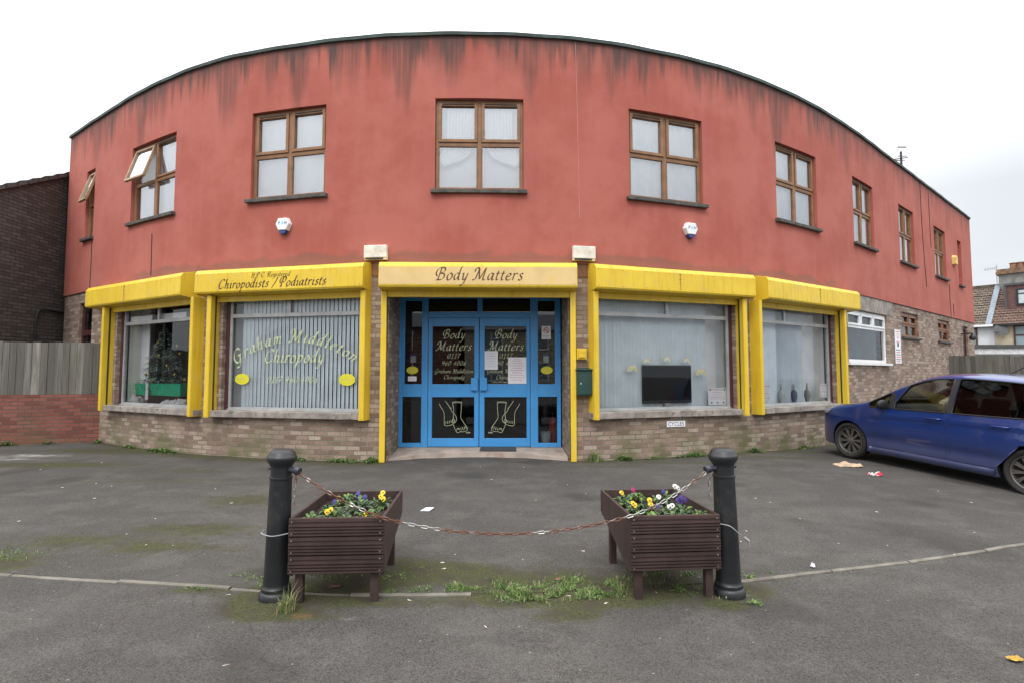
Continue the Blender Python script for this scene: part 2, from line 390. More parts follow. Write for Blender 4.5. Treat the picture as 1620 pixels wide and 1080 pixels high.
for i,(s0,s1) in enumerate(UPW):
    fr=Fr(W(s0,.03),W(s1,.03)); L=fr.L; mb=MB(); mb.M=fr.mat(0,0,0)
    dep=.06
    if i==9: dep=.15
    y0=dep;zm=Z0+.775 if i!=3 else Z0+.80; narrow=L<.8
    cols=[(0,L)] if narrow else [(0,L/2),(L/2,L)]
    sash(mb,.004,L-.004,Z0+.004,Z1-.004,y0,y0+.07,.045)
    if not narrow: mb.box(L/2-.03,L/2+.03,y0+.004,y0+.068,Z0+.049,Z1-.049)
    G=MB(); G.M=mb.M
    opened=i in(0,1)
    for ci,(a0,a1) in enumerate(cols):
        b0=a0+.047 if a0==0 else a0+.031; b1=a1-.047 if abs(a1-L)<1e-6 else a1-.031
        zt=Z1-.049
        mb.box(b0,b1,y0+.006,y0+.066,zm-.03,zm+.02)
        top_open=opened and ci==0
        if not top_open:
            w=.052 if i in(3,4,5,2) else .04
            sash(mb,b0,b1,zm+.021,zt,y0-.014,y0+.045,w)
            mb.box(b0+.06,b1-.06,y0-.026,y0-.0145,zt-.032,zt-.012,1)
            G.quad((b0,y0+.03,zm+.02),(b1,y0+.03,zm+.02),(b1,y0+.03,zt),(b0,y0+.03,zt))
        sash(mb,b0,b1,Z0+.049,zm-.031,y0+.004,y0+.045,.018)
        G.quad((b0,y0+.03,Z0+.05),(b1,y0+.03,Z0+.05),(b1,y0+.03,zm-.03),(b0,y0+.03,zm-.03))
    win=mb.build('window',[M['brown'],M['slot']],BLD,bevel=.004)
    G.build('pane',M['glassu'],win)
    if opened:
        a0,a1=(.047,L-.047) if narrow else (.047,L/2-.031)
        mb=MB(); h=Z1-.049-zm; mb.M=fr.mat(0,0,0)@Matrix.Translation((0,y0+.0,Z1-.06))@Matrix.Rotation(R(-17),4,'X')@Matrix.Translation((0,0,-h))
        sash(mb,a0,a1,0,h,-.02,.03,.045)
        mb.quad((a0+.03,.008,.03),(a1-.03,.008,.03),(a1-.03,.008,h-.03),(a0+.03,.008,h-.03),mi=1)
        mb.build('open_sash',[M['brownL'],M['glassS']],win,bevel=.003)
    mb=MB(); mb.M=fr.mat()
    if i==3:
        # swept-back curtains plus a plain net behind
        waves(fr,.02,L-.02,Z0+.03,Z1-.03,y0+.20,.006,.3,mb,seed=i)
        for sgn,ax in ((1,.05),(-1,L-.05)):
            for q in range(9):
                p0=(ax+sgn*(.15+.055*q),y0+.12,Z1-.1); p1=(ax+sgn*(.12+.045*q),y0+.12,5.25-.02*q); p2=(ax+sgn*.02*q*.4,y0+.11,4.98-.012*q)
                mb.tube(spline([p0,p1,p2],8),[.026]*17,6)
    else: waves(fr,.02,L-.02,Z0+.03,Z1-.03,y0+.10,.016,(.2,.26,.5,.3,.19,.23,.17,.2,.22,.2)[i],mb,seed=i)
    mb.build('curtain',M['curtain'],win,smooth=True)
    mb=MB(); mb.M=fr.mat()
    mb.box(-.06,L+.06,-.075,.16,Z0-.062,Z0-.001); mb.build('window_sill',M['sill'],win,bevel=.006)
    mb=MB(); mb.M=fr.mat(); mb.box(-.3,L+.3,.42,.44,Z0-.2,Z1+.3); mb.build('room_backing',M['inner'],win)
# ---- small ground floor windows
for (s0,s1,z0,z1,kind) in ((19.58,22.10,1.70,2.88,'w'),(23.27,24.70,2.42,3.07,'b'),(26.70,28.04,2.44,3.09,'b'),(1.0,1.72,1.6,3.0,'m')):
    fr=chord(s0,s1);L=fr.L;mb=MB();mb.M=fr.mat();y0=.045; mt={'w':M['white'],'b':M['brownS'],'m':M['maroon']}[kind]
    G=MB();G.M=fr.mat()
    if kind=='w':
        sash(mb,.004,L-.004,z0+.004,z1-.004,y0,y0+.07,.07); zt=z1-.37
        mb.box(.07,L-.07,y0+.004,y0+.066,zt-.03,zt+.03)
        for k in range(3):
            a=.074+(L-.148)*k/3;b=.074+(L-.148)*(k+1)/3
            if k: mb.box(a-.03,a+.03,y0+.006,y0+.064,zt+.03,z1-.07)
            sash(mb,a+(.031 if k else 0),b-(.031 if k<2 else 0),zt+.031,z1-.071,y0-.016,y0+.03,.045)
    elif kind=='b':
        sash(mb,.004,L-.004,z0+.004,z1-.004,y0,y0+.06,.06)
        mb.box(L/2-.04,L/2+.04,y0+.003,y0+.057,z0+.06,z1-.06); zt=z0+.32
        mb.box(.06,L/2-.04,y0+.005,y0+.055,zt-.03,zt+.03); mb.box(L/2+.04,L-.06,y0+.005,y0+.055,zt-.03,zt+.03)
        sash(mb,.061,L/2-.041,zt+.031,z1-.061,y0-.012,y0+.03,.05); sash(mb,L/2+.041,L-.061,zt+.031,z1-.061,y0-.012,y0+.03,.05)
    else:
        sash(mb,.004,L-.004,z0+.004,z1-.004,y0,y0+.07,.07); mb.box(.07,L-.07,y0+.004,y0+.066,2.28,2.40)
    win=mb.build('window',[mt],BLD,bevel=.004)
    G.quad((.05,y0+.035,z0+.05),(L-.05,y0+.035,z0+.05),(L-.05,y0+.035,z1-.05),(.05,y0+.035,z1-.05)); G.build('pane',M['glass'],win)
    if kind=='w': tag(win,'white plastic framed window with three small top lights')
    mb=MB();mb.M=fr.mat()
    mb.box(-.08,L+.08,-.07,.10,z0-.055,z0-.001); mb.build('window_sill',M['white'] if kind=='w' else M['sill'],win,bevel=.004)
    mb=MB();mb.M=fr.mat()
    if kind=='w':
        k=0;a=.05
        while a<L-.1:
            an=.9;mb.add([(a,.20,z0),(a+.05,.25,z0),(a+.05,.25,z1-.03),(a,.20,z1-.03)],[(0,1,2,3)]);a+=.085
        mb.build('vertical_blind',M['blind'],win)
    else:
        waves(fr,.02,L-.02,z0,z1,y0+.2,.01,.1,mb,seed=9); mb.build('curtain',M['inner'],win,smooth=True)
# side door with grille near the right end
fr=chord(29.75,30.45);mb=MB();mb.M=fr.mat();L=fr.L
mb.box(.002,L-.002,.08,.12,-.08,3.04); sash(mb,.004,L-.004,-.07,3.03,.05,.079,.06)
for z in (.4,1.2,2.0,2.4): mb.box(.07,L-.07,.065,.079,z,z+.06)
mb.build('side_door',M['maroon'],BLD)
# ---- cables, joints and cracks on the render
def wallpath(name,pts,r,mt,off=.034):
    mb=MB(); P=[]
    for s_,z in spline(pts,5): q=W(s_,off); P.append((q.x,q.y,z))
    mb.tube(P,r,6); return mb.build(name,mt,BLD)
wallpath('cable',[(25.32,6.98),(25.34,5.9),(25.42,4.9),(25.5,4.3),(25.55,3.95)],.012,M['cable'])
wallpath('cable',[(26.15,6.98),(26.17,6.1),(26.2,5.2)],.010,M['cable'])
wallpath('cable',[(28.1,4.3),(28.12,3.8),(28.16,3.25)],.012,M['cable'])
wallpath('cable',[(28.5,3.7),(28.55,3.3)],.012,M['cable'])
wallpath('cable',[(1.62,4.35),(1.63,3.9),(1.62,3.3)],.010,M['cable'])
wallpath('cable',[(4.33,4.1),(4.34,3.7),(4.35,3.3)],.009,M['cable'])
wallpath('movement_joint',[(12.50,6.99),(12.53,5.5),(12.55,4.0)],.0035,plain('pale sealant',(.50,.26,.23),.8),.030)
wallpath('movement_joint',[(22.9,6.99),(22.9,5.0),(22.9,3.3)],.004,plain('red sealant',(.38,.10,.08),.8),.029)

# ================================================================ SHOP WINDOWS
def shop(i,s0,s1,frac):
    fr=chord(s0,s1);L=fr.L;mb=MB();mb.M=fr.mat();y0=.10;z0,z1=.835,2.99;zt=2.45
    sash(mb,.06,L-.06,z0,z1,y0,y0+.06,.05)
    mb.box(.11,L-.11,y0-.008,y0+.055,zt-.035,zt+.03)
    mx=L*frac; mb.box(mx-.03,mx+.03,y0+.004,y0+.05,zt+.03,z1-.05)
    mb.box(.004,.058,y0-.02,y0+.07,z0-.01,z1,1); mb.box(L-.058,L-.004,y0-.02,y0+.07,z0-.01,z1,1)
    mb.box(.06,L-.06,y0-.03,y0-.001,z0-.004,z0+.022)
    win=mb.build('shop_window',[M['silver'],M['maroon']],BLD,bevel=.003)
    G=MB();G.M=fr.mat();y=y0+.03
    G.quad((.1,y,z0+.04),(L-.1,y,z0+.04),(L-.1,y,zt-.03),(.1,y,zt-.03)); G.quad((.1,y,zt+.025),(mx-.028,y,zt+.025),(mx-.028,y,z1-.04),(.1,y,z1-.04)); G.quad((mx+.028,y,zt+.025),(L-.1,y,zt+.025),(L-.1,y,z1-.04),(mx+.028,y,z1-.04))
    G.build('pane',M['glass'],win)
    mb=MB();mb.M=fr.mat(); mb.box(-.12,L+.12,-.14,.10,.725,.832); mb.build('window_sill',M['stone'],win,bevel=.01)
    mb=MB();mb.M=fr.mat(); mb.box(.0,L,.185,.80,.70,.80); mb.build('display_shelf',M['white'],win)
    return fr,win
FR=[];WN=[]
for i,(a,b,c) in enumerate(SHOP):
    f,w=shop(i,a,b,(.46,.46,.52,.40)[i]); FR.append(f);WN.append(w)
def blinds(fr,win,a0,a1,z0,z1,y,pitch,w,ang,rd,gaps=(),label=None):
    mb=MB();mb.M=fr.mat();a=a0
    while a<a1:
        if not any(x<a<y_ for x,y_ in gaps):
            t=R(ang(a) if callable(ang) else ang)+rd.uniform(-.06,.06); c,s_=math.cos(t)*w/2,math.sin(t)*w/2; zt=z0+rd.uniform(-.004,.004)
            m=.006
            mb.add([(a-c,y+s_,zt),(a,y+m,zt),(a+c,y-s_,zt),(a-c,y+s_,z1),(a,y+m,z1),(a+c,y-s_,z1)],[(0,1,4,3),(1,2,5,4)])
        a+=pitch
    mb.box(a0-.05,a1+.03,y-.02,y+.02,z1-.01,z1+.04)
    mb.build('vertical_blind',M['blind'],win)
rd=random.Random(3)
L=FR[1].L
blinds(FR[1],WN[1],.30,L-.14,.86,2.95,.175,.0765,.052,lambda a:-(30-20*(a/2.6)),rd)
L=FR[2].L
blinds(FR[2],WN[2],.14,L-.42,.86,2.95,.265,.078,.084,lambda a:30+7*math.sin(a*3),rd)
L=FR[3].L
blinds(FR[3],WN[3],.14,1.05,.86,2.95,.27,.078,.082,14,rd)
blinds(FR[3],WN[3],1.12,1.95,.86,2.95,.27,.078,.089,lambda a:62-28*(a-1.1)/.85,rd)
# pale side cheeks inside the displays
for i,(a,b) in ((0,('l',.30)),(1,('l',.2)),(2,('r',.3)),(3,('r',.62))):
    fr=FR[i];mb=MB();mb.M=fr.mat();L=fr.L
    if a=='l': mb.box(.07,.09,.20,.20+b*1.6,.8,3.0); mb.box(.09,.09+b,.42,.44,.8,3.0)
    else: mb.box(L-.09,L-.07,.20,.9,.8,3.0); mb.box(L-.09-b,L-.09,.42,.44,.8,3.0)
    mb.build('side_panel',M['curtain'],WN[i])

# ================================================================ SHUTTERS
def shutter(sb0,sb1,p0,p1,label,postz,front,pd=.20,pw=.09,mid=None,sp=None):
    fr=chord(sb0,sb1);L=fr.L
    c=fr.p(L/2,0,0); root=empty('roller_shutter',(c.x,c.y,.05),0,label,'roller shutter','yellow roller shutters over the shopfronts')
    mb=MB();mb.M=fr.mat()
    # section (y outwards negative): back top, bevel, face, underside
    sag=.12
    sec=[(sag,3.285),(-.25,3.205),(-.295,3.135),(-.30,2.83),(-.285,2.80),(-.02,2.77),(sag,2.77)]
    mb.prism(sec,L,0,'x',0)
    # fixing screws / joint plate
    box=mb.build('shutter_box',[M['yellow']],root,bevel=.005)
    mb=MB();mb.M=fr.mat()
    for k in range(int(L/.42)+1):
        x=.05+(L-.1)*k/int(L/.42)
        for yy,z in ((-.3035,2.855),(-.298,3.12)): mb.box(x-.005,x+.005,yy,yy+.006,z-.005,z+.005)
    mb.build('rivets',M['brownS'],box)
    if front:
        mb=MB();mb.M=fr.mat(); mb.box(.012,L-.012,-.3035,-.298,2.845,3.125); mb.build('fascia_panel',M['cream'],box,bevel=.002)
    if mid:
        mb=MB();mb.M=fr.mat(); x=L*mid
        mb.box(x-.003,x+.003,-.3022,-.29,2.835,3.134)
        for z in (2.86,2.95,3.03,3.11):
            for d in(-.02,.02): mb.box(x+d-.004,x+d+.004,-.303,-.298,z-.004,z+.004)
        mb.build('joint_seam',M['brownS'],box)
    # guide rails
    for (s_,side) in ((p0,0),(p1,1)):
        A=W(s_);fr2=Fr(W(s_-.05),W(s_+.05)) ; mb=MB();mb.M=Fr(A,A+fr.u).mat()
        w0,w1=(0,pw) if side==0 else (-pw,0)
        mb.box(w0,w1,-pd,.12,postz,2.775); 
        if side==0: mb.box(w1,w1+.008,-pd*.55,-pd*.55+.03,postz,2.77,1)
        else: mb.box(w0-.008,w0,-pd*.55,-pd*.55+.03,postz,2.77,1)
        if pd>.15: mb.box(w0+.012,w1-.012,-pd-.004,-pd+.001,postz+.02,2.76)
        r=mb.build('guide_rail',[M['yellow'],M['slot']],root,bevel=.004)
    A=W(p0);B=W(p1);fr3=Fr(A,B);mb=MB();mb.M=fr3.mat()
    mb.box(pw+.002,fr3.L-pw-.002,-.06,-.005,2.68,2.775); mb.build('bottom_slat',M['yellow'],root,bevel=.004)
    return fr,root,box
SH=[]
SH.append(shutter(2.20,5.72,2.80,5.92,'plain yellow roller shutter over the display window with the Christmas tree',.72,0,mid=.45))
SH.append(shutter(5.98,9.15,6.18,9.15,'yellow roller shutter lettered Chiropodists / Podiatrists left of the entrance',.72,0))
SH.append(shutter(9.33,12.47,9.33,12.47,'cream fronted roller shutter lettered Body Matters above the blue doors',.06,1,pd=.09,mid=None))
SH.append(shutter(12.69,15.86,12.69,15.73,'plain yellow roller shutter over the window with the television',.72,0,mid=.5))
SH.append(shutter(16.12,19.52,15.99,19.04,'plain yellow roller shutter at the right end, nearest the blue car',.72,0,mid=.52))
# chipped white foot of the right entrance rail
# ================================================================ ENTRANCE
YD=9.62
E0=atY(631,600,YD).x;E1=atY(886,600,YD).x
X=lambda px:(px-810)/850*YD*(1.0)     # along the door plane
def Zd(py): return atY(760,py,YD).z
ent=MB()
zt,zb=2.98,.155
def xb(a,b,z0,z1,y0=0,y1=.08,mb=ent,mi=0): mb.box(X(a),X(b),YD+y0,YD+y1,z0,z1,mi)
xb(630.5,637,zb,zt);xb(667,677,zb,zt);xb(839,851,zb,zt);xb(881,887,zb,zt)
xb(637,667,Zd(627),Zd(607),.004,.076);xb(851,881,Zd(627),Zd(607),.004,.076)
xb(637,667,zb,Zd(700),.004,.076);xb(851,881,zb,Zd(700),.004,.076)
xb(637,667,Zd(476),zt,.004,.076);xb(851,881,Zd(476),zt,.004,.076)
xb(677,839,Zd(503),Zd(494),.004,.076); xb(755,763,Zd(494),zt,.006,.074); xb(677,839,Zd(472),zt,.005,.07)
xb(637,640,Zd(607),zt,.01,.07);xb(878,881,Zd(607),zt,.01,.07)
fo=ent.build('entrance_frame',M['blue'],BLD,bevel=.004)
mb=MB()
for a,b,c,d in ((637,667,607,476),(637,667,700,627),(851,881,607,476),(851,881,700,627),(677,755,494,472),(763,839,494,472)):
    mb.quad((X(a),YD+.04,Zd(c)),(X(b),YD+.04,Zd(c)),(X(b),YD+.04,Zd(d)),(X(a),YD+.04,Zd(d)))
mb.build('pane',M['glassd'],fo)
DOOR=[]
for (a,b,g0,g1,hx) in ((677.6,757.6,684,750.5,(745.5,756.2)),(758.6,838.4,766.5,833,(759.6,770.8))):
    mb=MB();y0,y1=.0,.05; z0=.165
    def q(a_,b_,c,d,mb=mb): mb.box(X(a_),X(b_),YD+y0,YD+y1,c,d)
    q(a,g0,z0,Zd(503.5));q(g1,b,z0,Zd(503.5)); q(g0,g1,Zd(516),Zd(503.5)); q(g0,g1,Zd(627.5),Zd(607)); q(g0,g1,z0,Zd(692.5))
    d=mb.build('door',M['blue'],BLD,bevel=.004); DOOR.append(d)
    mb=MB()
    for c,e in ((607,516),(692.5,627.5)): mb.quad((X(g0),YD+.03,Zd(c)),(X(g1),YD+.03,Zd(c)),(X(g1),YD+.03,Zd(e)),(X(g0),YD+.03,Zd(e)))
    mb.build('pane',M['glassd'],d)
    mb=MB(); mb.box(X(hx[0]),X(hx[1]),YD-.045,YD-.012,Zd(617),Zd(597)); mb.box(X(hx[0])+.03,X(hx[1])-.03,YD-.012,YD-.0005,Zd(613),Zd(601)); mb.build('push_plate',M['blue'],d,bevel=.004)
tag(DOOR[0],'left leaf of the blue glazed double door'); tag(DOOR[1],'right leaf of the blue glazed double door with papers taped to it')
# entrance soffit, step
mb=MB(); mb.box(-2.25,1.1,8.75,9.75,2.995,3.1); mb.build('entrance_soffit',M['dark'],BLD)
mb=MB(); pts=[(-2.06,8.72),(-1.5,8.99),(-.9,9.10),(-.3,9.12),(.3,9.02),(.9,8.74),(.97,9.75),(-2.06,9.75)]
hh=[.075,.12,.135,.14,.13,.085,.155,.155]
vs=[(x,y,z) for (x,y),z in zip(pts,hh)]+[(x,y,-.3) for x,y in pts]
mb.add(vs,[tuple(range(8))]+[(i,(i+1)%8,(i+1)%8+8,i+8) for i in range(8)][::1])
mb.build('doorstep',plain('worn concrete step',(.40,.335,.285),.9,0,.22,3,.4,dirt=.55,dcol=(.35,.13,.09)),BLD)
# ================================================================ LETTERING (broad-nib strokes)
GL={
'a':(.98,[[(.74,.92),(.45,1.0),(.14,.72),(.08,.28),(.24,.02),(.5,.22),(.74,.88)],[(.78,1.0),(.72,.5),(.70,.14),(.80,.0),(.98,.16)]]),
'c':(.80,[[(.72,.84),(.55,1.0),(.22,.80),(.08,.36),(.22,.02),(.5,.02),(.76,.22)]]),
'd':(1.0,[[(.74,.92),(.45,1.0),(.14,.72),(.08,.28),(.24,.02),(.5,.22),(.76,.9)],[(1.02,1.95),(.86,1.9),(.76,1.4),(.70,.3),(.78,.0),(.98,.16)]]),
'e':(.82,[[(.12,.45),(.5,.56),(.70,.80),(.5,1.0),(.2,.76),(.08,.34),(.24,.02),(.5,.02),(.78,.24)]]),
'g':(.98,[[(.74,.92),(.45,1.0),(.14,.72),(.08,.28),(.24,.04),(.5,.22),(.74,.88)],[(.78,1.0),(.72,.2),(.62,-.5),(.3,-.78),(.0,-.66)]]),
'h':(1.0,[[(.30,1.9),(.20,1.8),(.14,.8),(.10,0)],[(.14,.6),(.45,.97),(.66,.92),(.66,.5),(.64,.12),(.74,0),(.92,.16)]]),
'i':(.46,[[(.02,.84),(.18,1.0),(.18,.5),(.16,.1),(.26,0),(.44,.16)],[(.22,1.38),(.28,1.46)]]),
'l':(.46,[[(.34,1.92),(.22,1.8),(.18,1.0),(.16,.1),(.26,0),(.44,.16)]]),
'm':(1.48,[[(.02,.84),(.18,1.0),(.16,.5),(.12,0)],[(.16,.6),(.42,.97),(.62,.90),(.62,.5),(.58,0)],[(.62,.6),(.9,.97),(1.1,.90),(1.1,.5),(1.08,.12),(1.18,0),(1.38,.16)]]),
'n':(1.0,[[(.02,.84),(.18,1.0),(.16,.5),(.12,0)],[(.16,.6),(.45,.97),(.66,.92),(.66,.5),(.64,.12),(.74,0),(.94,.16)]]),
'o':(.88,[[(.48,1.0),(.18,.78),(.08,.36),(.26,.0),(.54,.04),(.76,.42),(.72,.82),(.48,1.0)]]),
'p':(.98,[[(.04,.88),(.20,1.0),(.16,.2),(.06,-.78)],[(.18,.6),(.45,.98),(.76,.86),(.78,.42),(.5,.02),(.16,.06)],[(-.08,-.78),(.2,-.76)]]),
'r':(.72,[[(.02,.84),(.18,1.0),(.16,.5),(.12,0)],[(.16,.6),(.4,.96),(.60,.98),(.66,.86)]]),
's':(.70,[[(.60,.88),(.42,1.0),(.20,.84),(.28,.6),(.50,.42),(.50,.12),(.28,.0),(.04,.12)]]),
't':(.60,[[(.30,1.35),(.24,.9),(.18,.2),(.28,0),(.5,.14)],[(.02,.96),(.52,1.0)]]),
'y':(.92,[[(.02,.86),(.16,1.0),(.20,.6),(.24,.1),(.42,.02),(.66,.4)],[(.80,1.0),(.70,.5),(.56,-.2),(.28,-.72),(-.05,-.76)]]),
'B':(1.35,[[(.52,1.75),(.42,.9),(.30,.02)],[(.12,.55),(-.12,.9),(.0,1.5),(.5,1.82),(1.0,1.72),(1.04,1.3),(.52,.98)],[(.52,.98),(1.04,.86),(1.12,.4),(.8,.04),(.10,.02)]]),
'M':(1.85,[[(.0,1.2),(.06,1.62),(.36,1.82),(.52,1.6),(.42,.8),(.18,.06),(-.16,.04)],[(.52,1.78),(.66,1.1),(.86,.1)],[(.86,.1),(1.2,1.0),(1.5,1.8)],[(1.5,1.8),(1.42,.9),(1.38,.1),(1.54,0),(1.72,.12)]]),
'C':(1.30,[[(1.16,1.5),(1.0,1.8),(.6,1.74),(.16,1.2),(.10,.5),(.42,.0),(.84,.06),(1.16,.4)]]),
'G':(1.5,[[(1.2,1.5),(1.04,1.8),(.6,1.74),(.16,1.2),(.10,.5),(.42,.0),(.9,.1),(1.14,.8)],[(.76,.84),(1.3,.86)],[(1.16,.8),(1.04,.2),(.9,-.45),(.5,-.66),(.1,-.5)]]),
'P':(1.25,[[(.50,1.75),(.42,.9),(.30,.0)],[(.10,.6),(-.12,1.0),(.06,1.55),(.5,1.82),(1.02,1.72),(1.08,1.2),(.7,.84),(.42,.84)],[(.08,.0),(.52,.02)]]),
'R':(1.4,[[(.50,1.75),(.42,.9),(.30,.0)],[(.10,.9),(.06,1.45),(.5,1.82),(1.0,1.72),(1.02,1.24),(.7,.98),(.44,.96)],[(.62,.96),(.9,.4),(1.14,.02),(1.4,.08)],[(.08,.0),(.52,.02)]]),
'H':(1.6,[[(.46,1.8),(.38,.9),(.28,.0)],[(1.30,1.8),(1.20,.9),(1.14,.0)],[(.2,1.0),(1.4,1.0)],[(.1,1.7),(.6,1.82)],[(.08,0),(.46,.02)],[(.96,0),(1.34,.02)]]),
'.':(.40,[[(.14,.04),(.20,.12)]]),' ':(.55,[]),'/':(.8,[[(.9,1.8),(.45,.7),(.0,-.3)]]),
'0':(1.02,[[(.5,1.5),(.18,1.15),(.10,.45),(.34,.0),(.66,.25),(.82,.95),(.72,1.4),(.5,1.5)]]),
'1':(.80,[[(.16,1.22),(.48,1.5),(.44,.8),(.36,.02)],[(.12,.0),(.6,.02)]]),
'7':(.95,[[(.12,1.3),(.2,1.46),(.86,1.46)],[(.86,1.46),(.5,.8),(.28,.0)]]),
'9':(1.0,[[(.78,1.1),(.55,1.5),(.2,1.2),(.2,.75),(.5,.62),(.78,1.05)],[(.80,1.2),(.76,.7),(.5,.2),(.16,.0)]]),
'6':(1.0,[[(.86,1.46),(.45,1.2),(.16,.6),(.22,.1),(.5,.0),(.76,.35),(.68,.78),(.42,.84),(.18,.5)]]),
'4':(1.0,[[(.62,1.5),(.30,.9),(.06,.5)],[(.06,.5),(.9,.52)],[(.68,1.1),(.60,.5),(.54,.0)]]),
}
TR=.15
def twidth(t,size,trk=TR): return sum(GL[c][0]+trk for c in t)*size
def script(mb,t,size,place,nib=.15,thin=.03,slant=.24,trk=TR,mi=0,thick=.0012):
    """place(x,y,k)->3D point; x,y in metres in the plane of the text, k = lift"""
    x0=0;lift=0
    for ch in t:
        adv,sts=GL[ch]
        for st in sts:
            P=spline(st,6 if len(st)>2 else 3); lift+=1
            vs=[];n=len(P)
            na=R(38);nv=(math.cos(na)*nib/2,math.sin(na)*nib/2)
            for i,p in enumerate(P):
                a=P[max(0,i-1)];b=P[min(n-1,i+1)];dx,dy=b[0]-a[0],b[1]-a[1];l=math.hypot(dx,dy) or 1
                pn=(-dy/l*thin,dx/l*thin)
                sg=1 if nv[0]*pn[0]+nv[1]*pn[1]>=0 else -1
                o=(nv[0]+sg*pn[0],nv[1]+sg*pn[1])
                if sg<0: o=(nv[0]-pn[0],nv[1]-pn[1])
                for q in (1,-1):
                    X_=p[0]+q*o[0];Y_=p[1]+q*o[1]
                    vs.append(place((x0+X_+slant*Y_)*size,Y_*size,thick+(lift%5)*.00035+i*.000008))
            mb.add(vs,[(2*i,2*i+1,2*i+3,2*i+2) for i in range(n-1)],mi)
        x0+=adv+trk
def strokes(mb,polys,w,place,mi=0):
    for k,st in enumerate(polys):
        P=spline(st,4);n=len(P);vs=[]
        for i,p in enumerate(P):
            a=P[max(0,i-1)];b=P[min(n-1,i+1)];dx,dy=b[0]-a[0],b[1]-a[1];l=math.hypot(dx,dy) or 1
            for q in(1,-1): vs.append(place(p[0]-dy/l*w/2*q,p[1]+dx/l*w/2*q,.001+(k%6)*.0003+i*.00001))
        mb.add(vs,[(2*i,2*i+1,2*i+3,2*i+2) for i in range(n-1)],mi)
def sans(mb,t,h,place,mi=0,bold=0,wid=None,align='C'):
    cu=bpy.data.curves.new('t','FONT'); cu.body=t; cu.size=1; cu.align_x='LEFT'; cu.offset=bold; cu.resolution_u=3
    o=bpy.data.objects.new('t',cu); COL.objects.link(o); dg=bpy.context.evaluated_depsgraph_get(); dg.update()
    me=o.evaluated_get(dg).to_mesh(); vs=[tuple(v.co) for v in me.vertices]; fs=[tuple(p.vertices) for p in me.polygons]
    o.evaluated_get(dg).to_mesh_clear(); bpy.data.objects.remove(o); bpy.data.curves.remove(cu)
    if not vs: return 0
    x0=min(v[0] for v in vs);x1=max(v[0] for v in vs);sc_=h/.72; sx=sc_ if wid is None else wid/(x1-x0)
    xo=-(x0+x1)/2 if align=='C' else -x0
    mb.add([place((v[0]+xo)*sx,v[1]*sc_,.0012) for v in vs],fs,mi)
def plc(fr,a,z,off):   # placement on a frame: origin at (a,z), off = distance out of the chord
    return lambda x,y,k: tuple(fr.p(a+x,off+k,z+y))
def centred(mb,t,size,fr,a,z,off,**k):
    w=twidth(t,size,k.get('trk',TR)); script(mb,t,size,plc(fr,a-w/2,z,off),**k)
# fascia texts
fr,rt,bx=SH[2]; mb=MB()
a0,z0=fr.pix(687,443,.303); a1,_=fr.pix(826,443,.303)
sz=.0; t='Body Matters'; sz=(a1-a0)/twidth(t,1); script(mb,t,sz,plc(fr,a0+.02,z0,.303),nib=.15,thin=.035); mb.build('lettering',M['ink'],bx)
# ghost of removed letters: faint yellow patches
fr,rt,bx=SH[1]; mb=MB()
a0,z0=fr.pix(345,456,.30);a1,z1=fr.pix(516,448,.30); t='Chiropodists / Podiatrists'
script(mb,t,(a1-a0)/twidth(t,1),plc(fr,a0,2.872,.30),nib=.16,thin=.04);mb.build('lettering',M['ink'],bx);mb=MB()
a0,_=fr.pix(397,438,.30);a1,_=fr.pix(459,434,.30); t='H.P.C. Registered'
script(mb,t,(a1-a0)/twidth(t,1),plc(fr,a0,3.038,.30),nib=.14,thin=.03); mb.build('lettering',M['ink'],bx)
# door texts
DP=Fr((X(0)+0,YD-.0,0),(X(0)+1,YD,0)); DP.A=Vector((0,YD,0))
def dpl(px,py): return X(px),Zd(py)
for k,dx in ((0,0),(1,82.7)):
    for t,pa,pb,py in (('Body',700,736,535),('Matters',690,746,554),('0117',707,728,566.5),('960 4006',698,738,577.5),('Graham Middleton',687.5,748.5,589.5),('Chiropody',702,735,599)):
        a,z=dpl(pa+dx,py);b,_=dpl(pb+dx,py);mb=MB()
        script(mb,t,(b-a)/twidth(t,1),lambda x,y,kk,a=a,z=z:(a+x,YD+.024-kk,z+y),nib=.14 if py<560 else .11,thin=.03);mb.build('lettering',M['inkc'],DOOR[k])
    mb=MB()
    if k: sans(mb,'please ask for details',.018,lambda x,y,kk:(X(791)+x,YD+.024-kk,Zd(604.8)+y),wid=X(800)-X(777));mb.build('lettering',M['inkc'],DOOR[k])
    Zm=lambda q:(660+q[0]/5.143,500+q[1]/5.143)
    feet=[[(180,710),(198,742),(215,770),(222,800),(222,850),(226,882),(240,890),(262,886),(285,880),(296,866)],
      [(228,685),(250,715),(270,745),(282,770),(300,790),(316,810),(322,835),(314,858),(300,868)],
      [(236,852),(236,872)],[(250,850),(252,872)],[(263,848),(268,868)],[(276,845),(280,862)],[(286,858),(288,842),(298,836),(306,846),(302,862),(290,862)],[(272,748),(282,742)],
      [(288,697),(325,693),(362,696)],[(292,704),(325,700),(360,703)],[(288,697),(296,740),(300,780),(296,820),(292,850),(300,890),(315,925),(328,944),(342,944),(352,936),(372,938),(392,932),(408,925),(408,905),(392,880),(372,850),(357,825),(356,800),(360,760),(362,696)],
      [(356,905),(362,926)],[(370,900),(377,924)],[(384,895),(391,918)],[(396,892),(402,910)],[(322,930),(328,912),(342,910),(348,924)],[(332,912),(340,918)],[(398,942),(412,940),(436,943)],[(400,947),(415,948),(432,947)]]
    pl=[]
    for st in feet:
        o=[]
        for q in st:
            if k: q=(1014-q[0],q[1])
            px,py=Zm(q); o.append((X(px),Zd(py)))
        pl.append(o)
    mb=MB(); strokes(mb,pl,.0065,lambda x,y,kk:(x,YD+.024-kk,y)); mb.build('feet_drawing',M['inkc'],DOOR[k])
